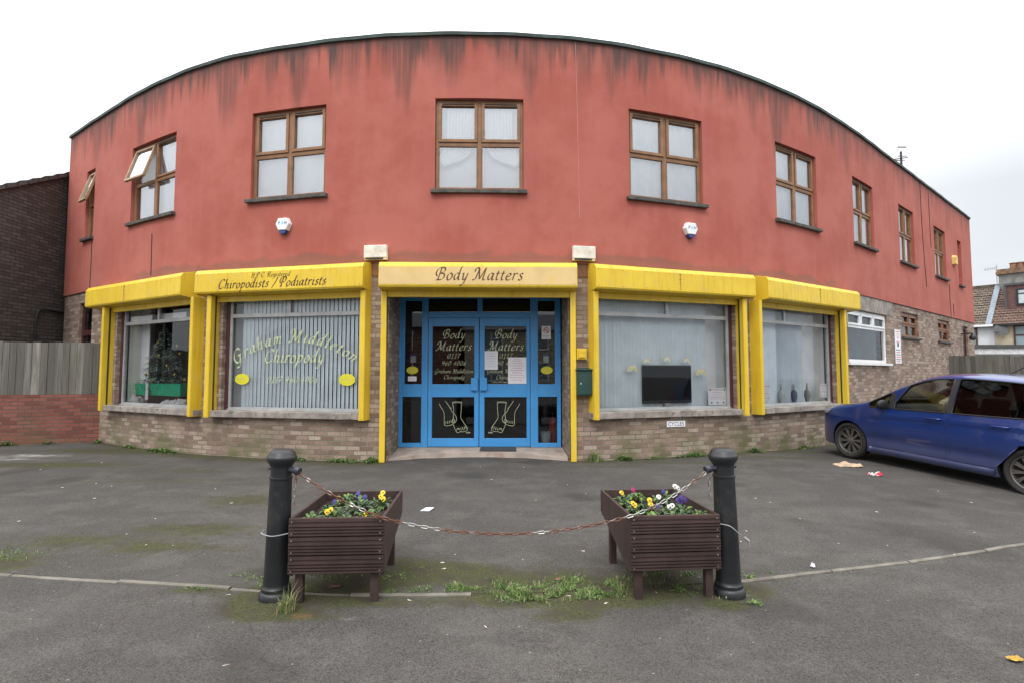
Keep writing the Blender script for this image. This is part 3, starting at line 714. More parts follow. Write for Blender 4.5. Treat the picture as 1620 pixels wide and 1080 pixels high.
# shop window 2 lettering (on the outer face of the glass)
fr=FR[1];off=-.128
ca,_=fr.pix(473,580,off); mb=MB()
aL,zL=fr.pix(373,576,off);aR,zR=fr.pix(562,572,off); aT,zT=fr.pix(468,541,off)
c=(aR-aL)/2; h=zT-zL; Rr=(c*c+h*h)/(2*h); am=(aL+aR)/2; th=math.asin(min(1,c/Rr))
t='Graham Middleton'; size=.118; arcL=2*th*Rr; trk=(arcL/size-twidth(t,1,0))/len(t)
def arcp(x,y,kk):
    q=x/Rr-th; r=Rr+y
    return tuple(fr.p(am+math.sin(q)*r,off+kk,zT-Rr+math.cos(q)*r))
script(mb,t,size,arcp,nib=.16,thin=.036,trk=trk);mb.build('lettering',M['inkw'],WN[1]);mb=MB()
a0,z0=fr.pix(418,573,off);a1,_=fr.pix(513,572,off); t='Chiropody'; script(mb,t,(a1-a0)/twidth(t,1),plc(fr,a0,z0,off),nib=.15,thin=.035);mb.build('lettering',M['inkw'],WN[1]);mb=MB()
a0,z0=fr.pix(422,605,off);a1,_=fr.pix(503,604,off); t='0117 960 4006'; script(mb,t,(a1-a0)/twidth(t,1),plc(fr,a0,z0,off),nib=.15,thin=.035)
mb.build('lettering',M['inkw'],WN[1])
def oval(fr,a,z,off,rx,rz,name,parent=None,label=None,text='CHIROPODY',M_=None,P=None):
    mb=MB(); pf=P or plc(fr,a,z,off); n=28
    mb.add([pf(rx*math.cos(6.2832*i/n),rz*math.sin(6.2832*i/n),.0005) for i in range(n)],[tuple(range(n))],0)
    mb.add([pf(rx*math.cos(6.2832*i/n),rz*math.sin(6.2832*i/n),-.0015) for i in range(n)],[tuple(range(n))],0)
    sans(mb,text,rz*.2,lambda x,y,k:pf(x,y-rz*.08,k),mi=1,wid=rx*1.3)
    o=mb.build(name,[M_ or M['sticker'],M['inkp']]); tag(o,label,'sticker','yellow oval stickers'); return o
M['sticker']=plain('yellow sticker',(.66,.62,.03),.5,0,.06)
for px,py,rx,lb in ((383,599,.142,'yellow oval sticker at the left end of the phone number on the shop window'),(549,600,.15,'yellow oval sticker near the right edge of the lettered shop window')):
    a,z=FR[1].pix(px,py,-.128); oval(FR[1],a,z,-.126,rx,rx*.66,'oval_sticker',label=lb)
def doorP(px,py): return lambda x,y,k:(X(px)+x,YD+.034-k,Zd(py)+y)
oval(None,0,0,0,.105,.068,'oval_sticker',label='yellow oval sticker on the glass left of the blue doors',P=doorP(652,585),text='OPEN')
oval(None,0,0,0,.105,.068,'oval_sticker',label='yellow oval sticker on the glass right of the blue doors',P=doorP(865,585),text='OPEN')
def sheet(name,P,w,h,label,cat,lines=(),group=None,mats=None,th=.002,title=None,extra=None):
    mb=MB(); c=[(-w/2,-h/2),(w/2,-h/2),(w/2,h/2),(-w/2,h/2)]
    v=[P(x,y,0) for x,y in c]+[P(x,y,th) for x,y in c]
    mb.add(v,[(3,2,1,0),(4,5,6,7),(0,1,5,4),(1,2,6,5),(2,3,7,6),(3,0,4,7)],0)
    for k,(y,wf,mi) in enumerate(lines):
        a=[(-w*wf/2,h*(y-.008)),(w*wf/2,h*(y-.008)),(w*wf/2,h*(y+.008)),(-w*wf/2,h*(y+.008))]
        # broken line of print
        n=7
        rr=random.Random(k+int(w*1000)); x=-w*wf/2
        while x<w*wf/2-.008:
            l=rr.uniform(.01,.03); mb.add([P(q,h*yy,th+.0006) for q,yy in ((x,y-.012),(min(x+l,w*wf/2),y-.012),(min(x+l,w*wf/2),y+.012),(x,y+.012))],[(0,1,2,3)],mi); x+=l+.006
    if title: sans(mb,title[0],title[1],lambda x,y,k:P(x,y+h*title[2],k+th),mi=title[3],wid=title[4] if len(title)>4 else None)
    if extra: extra(mb,P,w,h,th)
    o=mb.build(name,[M['paper'],M['inkp'],M['inkb'],M['inkr'],M['inkk'],M['sticker']]); return tag(o,label,cat,group)
LN=lambda m,n=8:[(.36-.80*k/n,(.55,.7,.8,.6,.75)[k%5],m) for k in range(n)]
dz=lambda px,py:(lambda x,y,k:(X(px)+x,YD+.020-k,Zd(py)+y))
sheet('paper_notice',dz(777,569.5),X(788)-X(766.8),Zd(554.5)-Zd(584),'small white notice taped to the left of the right door glass','notice',LN(2,6))
sheet('paper_notice',dz(818.3,585.5),X(832.8)-X(803.8),Zd(565)-Zd(606.5),'larger white notice in the lower right of the right door glass','notice',LN(1,9),title=('NOTICE',.02,.40,2))
sheet('paper_notice',doorP(652,598.5),.155,.085,'small white card under the oval sticker left of the doors','card',[(.1,.7,2),(-.2,.5,2)])
def nosm(mb,P,w,h,th):
    n=24;r=w*.33
    vs=[P(r*q*math.cos(6.2832*i/n),h*.16+r*q*math.sin(6.2832*i/n),th+.0008) for i in range(n) for q in (1,.8)]
    mb.add(vs,[(2*i,2*i+1,(2*i+3)%(2*n),(2*i+2)%(2*n)) for i in range(n)],3)
    mb.add([P(a*r,h*.16+b*r,th+.0012) for a,b in ((-.66,.5),(-.5,.66),(.66,-.5),(.5,-.66))],[(0,1,2,3)],3)
    mb.add([P(a*r,h*.16+b*r,th+.0005) for a,b in ((-.6,-.1),(.5,-.1),(.5,.1),(-.6,.1))],[(0,1,2,3)],4)
o=sheet('no_smoking_sign',doorP(864.5,526),.165,.235,'white no smoking sticker with a red circle on the right sidelight','sign',[(-.26,.8,4),(-.36,.7,4)],extra=nosm)
# blue hand sanitiser dispensers seen inside both sidelights
for px,lb in ((652,'blue topped dispenser on the wall behind the left sidelight'),(864.5,'blue topped dispenser on the wall behind the right sidelight')):
    x,z=X(px),Zd(565); root=empty('soap_dispenser',(x,YD+.12,z-.08),0,lb,'dispenser')
    mb=MB(); mb.box(x-.05,x+.05,YD+.09,YD+.17,z-.09,z+.03); mb.build('body',M['blind'],root,bevel=.015)
    mb=MB(); mb.box(x-.055,x+.055,YD+.085,YD+.17,z+.03,z+.08); mb.build('cap',plain('blue plastic',(.03,.08,.4),.3),root,bevel=.012)
# bucket with brush, and extinguisher, behind the right sidelight
x=X(864);bz=.165
root=empty('white_bucket',(x,YD+.3,bz),0,'white bucket with a dark brush in it behind the right sidelight','bucket')
mb=MB();mb.lathe([(.075,bz),(.10,bz+.23),(.108,bz+.235),(.104,bz+.24),(.095,bz+.235),(.07,bz+.02)],24,cx=x,cy=YD+.22);mb.build('pail',M['white'],root,smooth=True)
tag(root)
mb=MB();mb.tube([(x+.02,YD+.22,bz+.05),(x-.03,YD+.24,bz+.85)],.012);mb.lathe([(.02,bz+.42),(.075,bz+.46),(.085,bz+.62),(.05,bz+.70)],12,cx=x-.01,cy=YD+.23)
o=mb.build('umbrella',M['black'],smooth=True);tag(o,'dark folded umbrella standing in the white bucket','umbrella')
x=X(876.5);root=empty('fire_extinguisher',(x,YD+.33,bz),0,'red fire extinguisher on the floor behind the right sidelight','extinguisher')
mb=MB();mb.lathe([(.06,bz),(.07,bz+.02),(.07,bz+.40),(.055,bz+.46),(.02,bz+.49)],20,cx=x,cy=YD+.33);mb.build('cylinder',plain('red paint',(.55,.02,.015),.3),root,smooth=True)
mb=MB();mb.box(x-.015,x+.015,YD+.32,YD+.34,bz+.48,bz+.56);mb.box(x-.06,x+.02,YD+.32,YD+.34,bz+.56,bz+.575);mb.build('handle',M['black'],root)
mb=MB();mb.tube(spline([(x+.02,YD+.31,bz+.5),(x+.09,YD+.29,bz+.45),(x+.08,YD+.27,bz+.2)],6),.009);mb.build('hose',M['black'],root)
# doormat
mb=MB();a=(at(757,717,.145));b=at(817,717,.145); mb.box(a.x,b.x,9.18,9.56,.150,.170); mb.box(a.x+.04,b.x-.04,9.21,9.53,.170,.174)
tag(mb.build('doormat',plain('grey rubber mat',(.05,.055,.06),.9,0,.2,30,.5),bevel=.004),'flat dark grey doormat on the step before the blue doors','doormat')

# ---- television, rainbows, notices, bottles in the right windows
fr=FR[2]
a0,z1=fr.pix(1015,577,-.22);a1,z0=fr.pix(1093,636,-.22);z0-=.0
c=fr.p((a0+a1)/2,-.21,.8);root=empty('flat_television',tuple(c),0,'black flat television standing on the shelf behind the window','television')
mb=MB();mb.M=fr.mat();mb.box(a0,a1,.195,.225,z0,z1);mb.box(a0+.01,a1-.01,.195-.004,.1949,z0+.05,z1-.02,1)
mb.build('screen',[M['black'],plain('tv screen',(.004,.004,.005),.3,spec=.15)],root,bevel=.003)
mb=MB();mb.M=fr.mat();mb.box((a0+a1)/2-.24,(a0+a1)/2+.24,.16,.235,.801,.815);mb.box((a0+a1)/2-.06,(a0+a1)/2+.06,.20,.22,.815,z0);mb.build('stand',plain('grey stand',(.35,.35,.36),.3),root,bevel=.006)
RB=[M['sticker'],plain('pale orange card',(.80,.62,.42),.8),plain('pale cream card',(.92,.90,.72),.8),plain('pale green card',(.80,.90,.84),.8)]
for k,(px,py,r) in enumerate(((1001,583,.115),(1023.5,571,.09),(1055.5,568,.09),(1087,570,.085),(1109,589,.12))):
    a,z=fr.pix(px,py,-.135);mb=MB();n=20
    for j in range(4):
        r0=r*(1-.17*j);r1=r*(1-.17*(j+1))
        vs=[tuple(fr.p(a+q*math.cos(3.1416*i/n),-.138,z+q*math.sin(3.1416*i/n)-r*.4)) for i in range(n+1) for q in (r0,r1)]
        mb.add(vs,[(2*i,2*i+1,2*i+3,2*i+2) for i in range(n)],j)
    o=mb.build('paper_rainbow',[RB[1],RB[2],M['sticker'] if k in(0,4) else RB[2],RB[3]])
    tag(o,('far left paper rainbow, yellowish, stuck to the television window','small pale rainbow above the left corner of the television','small pale paper rainbow above the middle of the television','small pale rainbow above the right corner of the television','far right paper rainbow, larger, beyond the television')[k],'paper rainbow','paper rainbows on the window glass')
def warn(fr,px,py,w,h,label,off=-.15):
    a,z=fr.pix(px,py,off); z=max(z,.865+h/2)
    tri=lambda mb,P,w,h,th:[mb.add([P(cx-w*.06,cy-h*.04,th+.001),P(cx+w*.06,cy-h*.04,th+.001),P(cx,cy+h*.06,th+.001)],[(0,1,2)],4) for cx,cy in ((-w*.38,h*.38),(w*.38,h*.38),(-w*.32,-h*.36),(0,-h*.36),(w*.32,-h*.36))] and None
    sheet('warning_notice',plc(fr,a,z,off),w,h,label,'notice',[(.22,.6,1),(.08,.5,1),(-.05,.7,3),(-.16,.8,1)],extra=tri,title=('ATTENTION',.022,.34,3,w*.62))
warn(fr,1135,626,.40,.31,'white warning notice with red print in the lower right of the television window')
fr=FR[3]
warn(fr,1213,620,.20,.30,'half hidden white notice beside the yellow rail in the right shop window')
warn(fr,1303.5,617,.33,.285,'white warning notice in the lower right corner of the window nearest the car')
gb=plain('pale bottle',(.42,.48,.46),.15)
for px,lb,m_ in ((1236,'pale slender bottle, leftmost of three on the window shelf',gb),(1256.5,'dark bodied bottle, middle of three on the window shelf',plain('violet bottle',(.10,.11,.2),.2)),(1277,'smoky bottle nearest the notice, last of three on the shelf',plain('smoky bottle',(.26,.27,.24),.2))):
    a,z=fr.pix(px,625,-.20);q=fr.p(a,-.20,0);root=empty('bottle',(q.x,q.y,.80),0,lb,'bottle','bottles on the window shelf')
    mb=MB();mb.lathe([(.05,.80),(.055,.82),(.035,.88),(.06,1.0),(.055,1.09),(.02,1.13)],16,cx=q.x,cy=q.y);mb.build('body',m_,root,smooth=True)
    mb=MB();mb.lathe([(.02,1.13),(.022,1.15),(.008,1.26)],12,cx=q.x,cy=q.y);mb.build('stopper',M['silver'],root,smooth=True)
# ---- Christmas display in the left window
fr=FR[0];L=fr.L
def ftree():
    a,_=fr.pix(260,600,-.62); q=fr.p(a,-.60,0); base=1.10;top=2.42
    root=empty('christmas_tree',(q.x,q.y,base),0,'small dark Christmas tree with gold baubles behind the left window','Christmas tree')
    rd=random.Random(5);mb=MB();mb.tube([(q.x,q.y,base),(q.x,q.y,top)],[.02,.006],6,1)
    for k in range(700):
        t=rd.random()**1.25;z=base+.07+t*(top-base-.07);rr=(1-t)**.85*.47+.02;an=rd.uniform(0,6.28);r0=rr*rd.uniform(.1,.6);r1=rr*rd.uniform(.75,1.1)
        lay=math.sin(z*26)*.03
        p0=Vector((q.x+math.cos(an)*r0,q.y+math.sin(an)*r0,z+.03+lay));p1=Vector((q.x+math.cos(an)*r1,q.y+math.sin(an)*r1,z-.03+lay))
        for m_ in range(9):
            c=p0.lerp(p1,m_/9+rd.random()*.1);d=Vector((rd.uniform(-1,1),rd.uniform(-1,1),rd.uniform(-.4,.8))).normalized()*.045;w=Vector((rd.uniform(-1,1),rd.uniform(-1,1),rd.uniform(-1,1))).normalized()*.008
            mb.add([c-w,c+w,c+d],[(0,1,2)],2 if m_>5 and rd.random()<.75 else 0)
    mb.build('branches',[plain('fir needles',(.05,.12,.09),.7,0,.3,20),M['brownS'],plain('frosted needles',(.62,.70,.68),.7)],root)
    for px,py in ((248,541),(251,562),(230,592),(275,592),(262,578),(284,559),(292,600),(240,603),(280,547)):
        a,z=fr.pix(px,py,-.34);c=fr.p(a,-.34-rd.random()*.04,z);mb=MB();mb.lathe([(.004,-.03),(.02,-.022),(.03,0),(.02,.022),(.004,.03)],12)
        mb.v=[v+c for v in mb.v];mb.build('bauble',plain('gold bauble',(.62,.48,.10),.25,.6) if px==248 else bpy.data.materials['gold bauble'],root,smooth=True)
ftree()
a0,_=fr.pix(207,620,-.4);a1,_=fr.pix(292,615,-.4)
mb=MB();mb.M=fr.mat()
mb.add([(a0,.32,1.26),(a1,.32,1.26),(a1,.92,1.26),(a0,.92,1.26),(a0+.07,.36,1.02),(a1-.07,.36,1.02),(a1-.07,.88,1.02),(a0+.07,.88,1.02)],[(0,1,5,4),(1,2,6,5),(2,3,7,6),(3,0,4,7),(4,5,6,7)])
tag(mb.build('green_trough',plain('green foil',(.01,.42,.23),.3,0,.2,5)),'shiny green trough under the Christmas tree','trough')
mb=MB();mb.M=fr.mat();mb.box(a0+.12,a1-.12,.42,.88,.801,1.018);tag(mb.build('display_table',M['black'],bevel=.01),'low dark table carrying the green trough','table')
a,z=fr.pix(232.5,613,-.3);sheet('price_card',plc(fr,a,1.10,-.30),.095,.33,'narrow white card standing before the green trough','card',[(.3,.6,1),(.1,.7,1),(-.1,.5,1),(-.3,.6,1)])
def blob(name,c,rx,ry,rz,mt,label,cat,seed,amp=.25,group=None):
    mb=MB();n,m_=20,12;vs=[]
    for j in range(m_+1):
        ph=math.pi*j/m_
        for i in range(n):
            th_=2*math.pi*i/n;d=Vector((math.sin(ph)*math.cos(th_),math.sin(ph)*math.sin(th_),math.cos(ph)))
            k=1+amp*mnoise.noise(d*2.2+Vector((seed,0,0)))+amp*.5*mnoise.noise(d*5+Vector((seed,3,0)))
            vs.append((c[0]+d.x*rx*k,c[1]+d.y*ry*k,max(c[2]-rz*.6,c[2]+d.z*rz*k)))
    fs=[(j*n+i,(j+1)*n+i,(j+1)*n+(i+1)%n,j*n+(i+1)%n) for j in range(m_) for i in range(n)]
    return tag(mb.add(vs,fs).build(name,mt,smooth=2),label,cat,group)
wool=plain('white wool',(.70,.70,.72),.95,0,.1,12,.5)
for k,(px,rx,h,lb) in enumerate(((221,.17,.13,'mound of white fabric left of the narrow card'),(268,.13,.09,'small woolly white soft toy, leftmost of three on the shelf'),(280,.12,.10,'middle woolly white soft toy on the display shelf'),(291,.13,.11,'woolly white soft toy nearest the yellow rail'))):
    a,_=fr.pix(px,632,-.33 if k else -.42);q=fr.p(a,-.30 if k else -.34,.80+h*.6);blob('white_fabric' if k==0 else 'soft_toy',q,rx,.09,h,wool,lb,'fabric' if k==0 else 'soft toy',k*7,.5,None if k==0 else 'soft toys on the display shelf')
a,_=fr.pix(285,615,-.45);q=fr.p(a,-.52,1.0);blob('brown_bear',q,.16,.10,.11,plain('brown fur',(.16,.07,.035),.95,0,.3,20,.5),'brown furry soft toy behind the white woolly toys','soft toy',33,.3,'soft toys on the display shelf')
mb=MB();mb.M=fr.mat();a0,_=fr.pix(252,550,-1.2);waves(fr,.55,1.25,.8,2.75,1.25,.03,.12,mb,seed=4);mb.build('red_backdrop',plain('red backdrop',(.35,.02,.02),.9),WN[0],smooth=True)  # wavy red sheet at the back of the display
for px0,px1,lb in ((212,246,'left white card box on the ledge above the Christmas window'),(255,300,'right white card box on the ledge above the Christmas window')):
    a,_=fr.pix(px0,500,-.25);b,_=fr.pix(px1,500,-.25)
    mb=MB();mb.M=fr.mat();mb.box(a,b,.19,.32,2.47,2.60);tag(mb.build('white_box',M['white'],bevel=.004),lb,'box')
mb=MB();mb.M=fr.mat();mb.box(.1,L-.1,.19,.36,2.455,2.469);mb.build('ledge',M['silver'],WN[0])

# ---- things on the wall
def hexbell(px,py,label,grp='hexagonal alarm boxes on the red wall'):
    # find wall position
    d=ray(px,py);best=None
    for i in range(0,len(dense)-1):
        a,b=dense[i],dense[i+1];ca=a[0]*d.y-a[1]*d.x;cb=b[0]*d.y-b[1]*d.x
        if ca<=0<=cb: f_=ca/(ca-cb);s_=S[i]+f_*(S[i+1]-S[i]);z=HC+(a[1]+(b[1]-a[1])*f_)/d.y*d.z;break
    A=W(s_,.03);u=(W(s_+.1)-W(s_-.1)).normalized();f2=Fr(A,A+u)
    root=empty('alarm_box',tuple(f2.p(0,0,z-.14)),0,label,'alarm box',grp)
    hx=[(-.135,.01),(-.085,.115),(.085,.115),(.135,.01),(.082,-.10),(-.082,-.10)]
    mb=MB();mb.M=f2.mat(0,0,z)
    mb.add([(x,-.02,y) for x,y in hx]+[(x*.92,-.085,y*.92) for x,y in hx]+[(x,0,y) for x,y in hx],[tuple(range(6,12))]+[(i,(i+1)%6,(i+1)%6+6,i+6) for i in range(6)]+[(i+12,(i+1)%6+12,(i+1)%6,i) for i in range(6)])
    bd=mb.build('cover',M['white'],root,bevel=.008)
    mb=MB();mb.M=f2.mat(0,0,z);h2=[(-.078,-.102),(.078,-.102),(.035,-.155),(-.035,-.155)]
    mb.prism(h2,.07,0,'y',-.075);mb.build('strobe',plain('blue lens',(.03,.06,.22),.2),root,bevel=.006)
    mb=MB();P=lambda x,y,k:tuple(f2.p(x,.086+k,z+y+.0))
    sans(mb,'P',.05,lambda x,y,k:P(x-.062+y*.25,y,k),0,.02);sans(mb,'B',.05,lambda x,y,k:P(x+y*.25,y,k),1,.02);sans(mb,'H',.05,lambda x,y,k:P(x+.062+y*.25,y,k),0,.02)
    mb.build('lettering',[plain('slate blue print',(.12,.16,.3),.6),plain('light blue print',(.3,.62,.85),.6)],bd)
hexbell(453,358,'white hexagonal alarm box with blue base, below the window left of centre')
hexbell(1088,365,'white hexagonal alarm box with blue base, below the window right of centre')
def wframe(px,py,off=0.0):
    d=ray(px,py)
    for i in range(0,len(dense)-1):
        a,b=dense[i],dense[i+1];ca=a[0]*d.y-a[1]*d.x;cb=b[0]*d.y-b[1]*d.x
        if ca<=0<=cb: f_=ca/(ca-cb);s_=S[i]+f_*(S[i+1]-S[i]);z=HC+(a[1]+(b[1]-a[1])*f_)/d.y*d.z;break
    A=W(s_,off);u=(W(s_+.1)-W(s_-.1)).normalized();return Fr(A,A+u),z
tan=plain('faded tan print',(.72,.58,.40),.7)
for px,py,lb in ((597.5,401,'cream wall box above the left end of the cream shutter'),(921.5,402.5,'cream wall box above the right end of the cream shutter')):
    f2,z=wframe(px,py,.03);root=empty('cream_wall_box',tuple(f2.p(0,0,z-.12)),0,lb,'wall box','cream boxes over the entrance shutter')
    mb=MB();mb.M=f2.mat(0,0,z);mb.box(-.19,.19,-.09,-.001,-.095,.11);mb.box(-.188,.188,-.075,-.001,-.125,-.0955)
    bd=mb.build('case',plain('cream plastic',(.74,.70,.60),.5,dirt=.25,dcol=(.4,.33,.22)),root,bevel=.01)
    mb=MB();mb.M=f2.mat(0,0,z);mb.box(-.165,.13,-.078,-.0755,-.122,-.098);mb.build('slot',M['slot'],root)
    mb=MB();P=lambda x,y,k:tuple(f2.p(x,.091+k,z+y))
    pl=[[(-.15,0),(-.06,.0)],[(.06,0),(.15,0)],[(-.04,-.03),(-.03,.03),(0,.045),(.03,.03),(.04,-.03)],[(-.07,-.04),(-.075,.02),(-.06,.05)],[(.07,-.04),(.075,.02),(.06,.05)],[(-.015,-.03),(0,.02),(.015,-.03)],[(-.11,.03),(-.085,.01)],[(.11,.03),(.085,.01)]]
    strokes(mb,pl,.0065,P);mb.build('emblem',tan,bd)
f2,z=wframe(919,560,0);mb=MB();mb.M=f2.mat(0,0,z)   # yellow keypad box
mb.box(-.085,.085,-.05,.0,-.085,.09);mb.box(-.06,.06,-.07,-.0505,-.06,.07);mb.box(-.045,.045,-.073,-.0705,.02,.055);mb.box(-.04,.03,-.075,-.0705,-.05,-.01)
tag(mb.build('yellow_key_box',M['yellow'],bevel=.01),'small square yellow box on the brick above the letterbox','key box')
f2,z=wframe(925,604,0);root=empty('letterbox',tuple(f2.p(0,.05,z-.22)),0,'dark green metal letterbox on the brick beside the yellow rail','letterbox')
gm=plain('dark green metal',(.018,.055,.048),.45,0,.1,3,dirt=.15)
mb=MB();mb.M=f2.mat(0,0,z);mb.box(-.165,.165,-.13,0,-.21,.19);mb.build('body',gm,root,bevel=.01)
mb=MB();mb.M=f2.mat(0,0,z);mb.prism([(0.0,.191),(-.15,.191),(-.155,.205),(0,.235)],.36,0,'x',-.18);mb.build('lid',gm,root,bevel=.005)
mb=MB();mb.M=f2.mat(0,0,z);mb.box(-.14,.14,-.138,-.1305,-.19,.12);dd=mb.build('door',gm,root,bevel=.003)
mb=MB();mb.M=f2.mat(0,0,z);mb.box(-.115,-.095,-.150,-.1385,-.03,-.005);mb.build('lock',M['silver'],dd)
def wsign(name,px,py,w,h,label,extra=None,off=.0,lines=(),title=None,cat='sign'):
    f2,z=wframe(px,py,off);return sheet(name,lambda x,y,k:tuple(f2.p(x,.006+k,z+y)),w,h,label,cat,lines,title=title,extra=extra,th=.006)
wsign('cycles_sign',1069,669.5,.365,.10,'small white sign reading CYCLES under the television window',title=('CYCLES',.068,-.33,4,.31))
def park(mb,P,w,h,th):
    n=20
    vs=[P(.07*q*math.cos(6.2832*i/n),.27+.07*q*math.sin(6.2832*i/n),th+.0008) for i in range(n) for q in (1,.75)]
    mb.add(vs,[(2*i,2*i+1,(2*i+3)%(2*n),(2*i+2)%(2*n)) for i in range(n)],3)
    mb.add([P(x,y,th+.001) for x,y in ((-.06,-.0),(.06,-.0),(.06,.10),(-.06,.10))],[(0,1,2,3)],4)
wsign('private_parking_sign',1420,548,.45,.86,'tall white notice with red print between the white window and brown window',extra=park,lines=[(.44,.7,3),(.14,.5,3),(-.1,.8,4),(-.17,.7,3),(-.24,.8,4),(-.31,.75,3),(-.38,.8,4),(-.44,.6,3)])
f2,z=wframe(1506,413,.03);mb=MB();mb.M=f2.mat(0,0,z);mb.add([(x,0,y) for x,y in ((-.16,-.15),(.16,-.15),(.16,.1),(.08,.17),(-.08,.17),(-.16,.1))]+[(x*.9,-.10,y*.9) for x,y in ((-.16,-.15),(.16,-.15),(.16,.1),(.08,.17),(-.08,.17),(-.16,.1))],[(6,7,8,9,10,11)]+[(i,(i+1)%6,(i+1)%6+6,i+6) for i in range(6)])
tag(mb.build('alarm_box',plain('faded yellow plastic',(.72,.50,.14),.5),bevel=.012),'small faded yellow alarm box high on the right wing of the building','alarm box')
f2,z=wframe(1521,530,0);root=empty('wall_lamp',tuple(f2.p(0,.1,z-.2)),0,'dark bulkhead lamp on the brick at the far right end','lamp')
mb=MB();mb.M=f2.mat(0,0,z);mb.box(-.05,.05,-.3,0,.02,.06);mb.build('arm',M['black'],root)
mb=MB();mb.M=f2.mat(0,0,z-.14)@Matrix.Translation((0,-.3,0));mb.lathe([(.03,-.05),(.10,-.02),(.11,.05),(.07,.12),(.03,.16)],16);mb.build('lamp_shade',M['black'],root,smooth=True)
# aerial on our roof
q=atY(1426,260,17.0);root=empty('roof_aerial',(q.x,17,6.85),0,'thin metal television aerial standing on the roof','aerial')
mb=MB();mb.tube([(q.x,17,6.86),(q.x,17,8.6)],.035,6);mb.build('mast',M['sill'],root)
mb=MB();mb.tube([(q.x-.65,17.2,8.1),(q.x+.15,16.9,8.12)],.014,5)
for k in range(6): mb.tube([(q.x-.6+k*.12,16.98-.15,7.98+.0*k),(q.x-.6+k*.12,17.3,8.2)],.010,4)
mb.tube([(q.x-.25,17,7.9),(q.x-.45,17,8.1)],.02,5);mb.tube([(q.x-.1,17,8.2),(q.x+.18,17,8.2)],.012,4);mb.tube([(q.x-.1,17,8.5),(q.x+.18,17,8.5)],.02,4)
mb.v=[v+Vector((0,0,.25)) for v in mb.v]
mb.build('boom',M['sill'],root)
# ================================================================ GROUND
KL=[(-14,6.9),(-9,5.5),(-6,4.55),(-3.76,4.04),(-3.02,3.93),(-1.89,3.77),(-1.61,3.72),(-.88,3.66),(0.2,3.70),(1.0,3.80)]+[tuple(at(a,b,c)[:2]) for a,b,c in ((1160,918,0),(1300,902,0),(1450,885,0),(1620,862,-.02))]+[(7,5.9),(12,8.1),(30,16)]
KD=spline(KL,12)
def ky(x):
    for a,b in zip(KD,KD[1:]):
        if a[0]<=x<=b[0]: return a[1]+(b[1]-a[1])*(x-a[0])/(b[0]-a[0]+1e-9)
    return KD[0][1] if x<KD[0][0] else KD[-1][1]
# moss / soft dirt, strengthened round the planters as painted contact shade, in a vertex attribute: (px,py,radius across m,radius along m,strength)
MOSS=[(245,860,.35,.16,1.0),(330,835,.5,.20,.8),(395,790,.55,.30,.8),(270,830,.4,.12,.6),(160,850,.5,.2,.5),(350,860,.3,.1,.5),(5,885,.25,.25,1.2),(90,850,.4,.2,.5),
 (700,890,.32,.10,1.0),(640,905,.22,.14,1.0),(560,915,.4,.16,1.1),(500,930,.45,.16,1.3),(800,905,.8,.16,.8),(850,940,.6,.12,1.2),(430,960,.3,.12,1.0),(600,945,.5,.07,.8),(420,950,.22,.14,1.5),(395,940,.12,.16,1.5),(470,965,.3,.06,.9),
 (800,925,.25,.12,1.3),(900,925,.45,.15,1.2),(920,960,.14,.10,1.2),(990,935,.3,.16,1.0),(1060,920,.3,.22,1.1),(1150,945,.16,.10,1.4),(1190,925,.16,.12,1.2),(870,965,.2,.1,.8),(740,900,.2,.1,1.0),
 (60,735,1.6,.25,1.2),(160,712,1.0,.25,1.2),(250,715,1.2,.22,1.3),(350,722,1.0,.2,1.2),(450,728,1.0,.16,.9),(560,735,.8,.10,.9),(960,738,.8,.12,.9),(1100,732,1.2,.14,.9),(1230,722,1.0,.18,1.0),(1290,712,.8,.2,1.0),(250,760,1.4,.15,.5),(310,925,.25,.06,1.0),(300,745,.9,.3,.5),(640,880,.3,.12,.6)]
MS=[(at(a,b,.03 if b>770 else .05),c,d,e) for a,b,c,d,e in MOSS]
def wally(x):
    i=max(1,min(len(dense)-1,bisect.bisect_left(dense,(x,0))));a,b=dense[i-1],dense[i];return a[1]+(b[1]-a[1])*max(0,min(1,(x-a[0])/(b[0]-a[0]+1e-9)))
def mossval(x,y):
    v=0.10+.30*math.exp(-((y-4.1)/.5)**2)*(1 if abs(x)<2 else .3)+(.16 if x<-1.4 and y>4 else 0)
    if y>8 and -9<x<9 and not -2.05<x<.92:
        d=wally(x)-y
        if -.1<d<.9: v+=1.15*math.exp(-(max(0,d)/.24)**2)
    for p,rx,ry,k in MS:
        d=((x-p.x)/rx)**2+((y-p.y)/ry)**2
        if d<5: v+=k*math.exp(-d*1.1)
    return min(1.7,v*1.22)
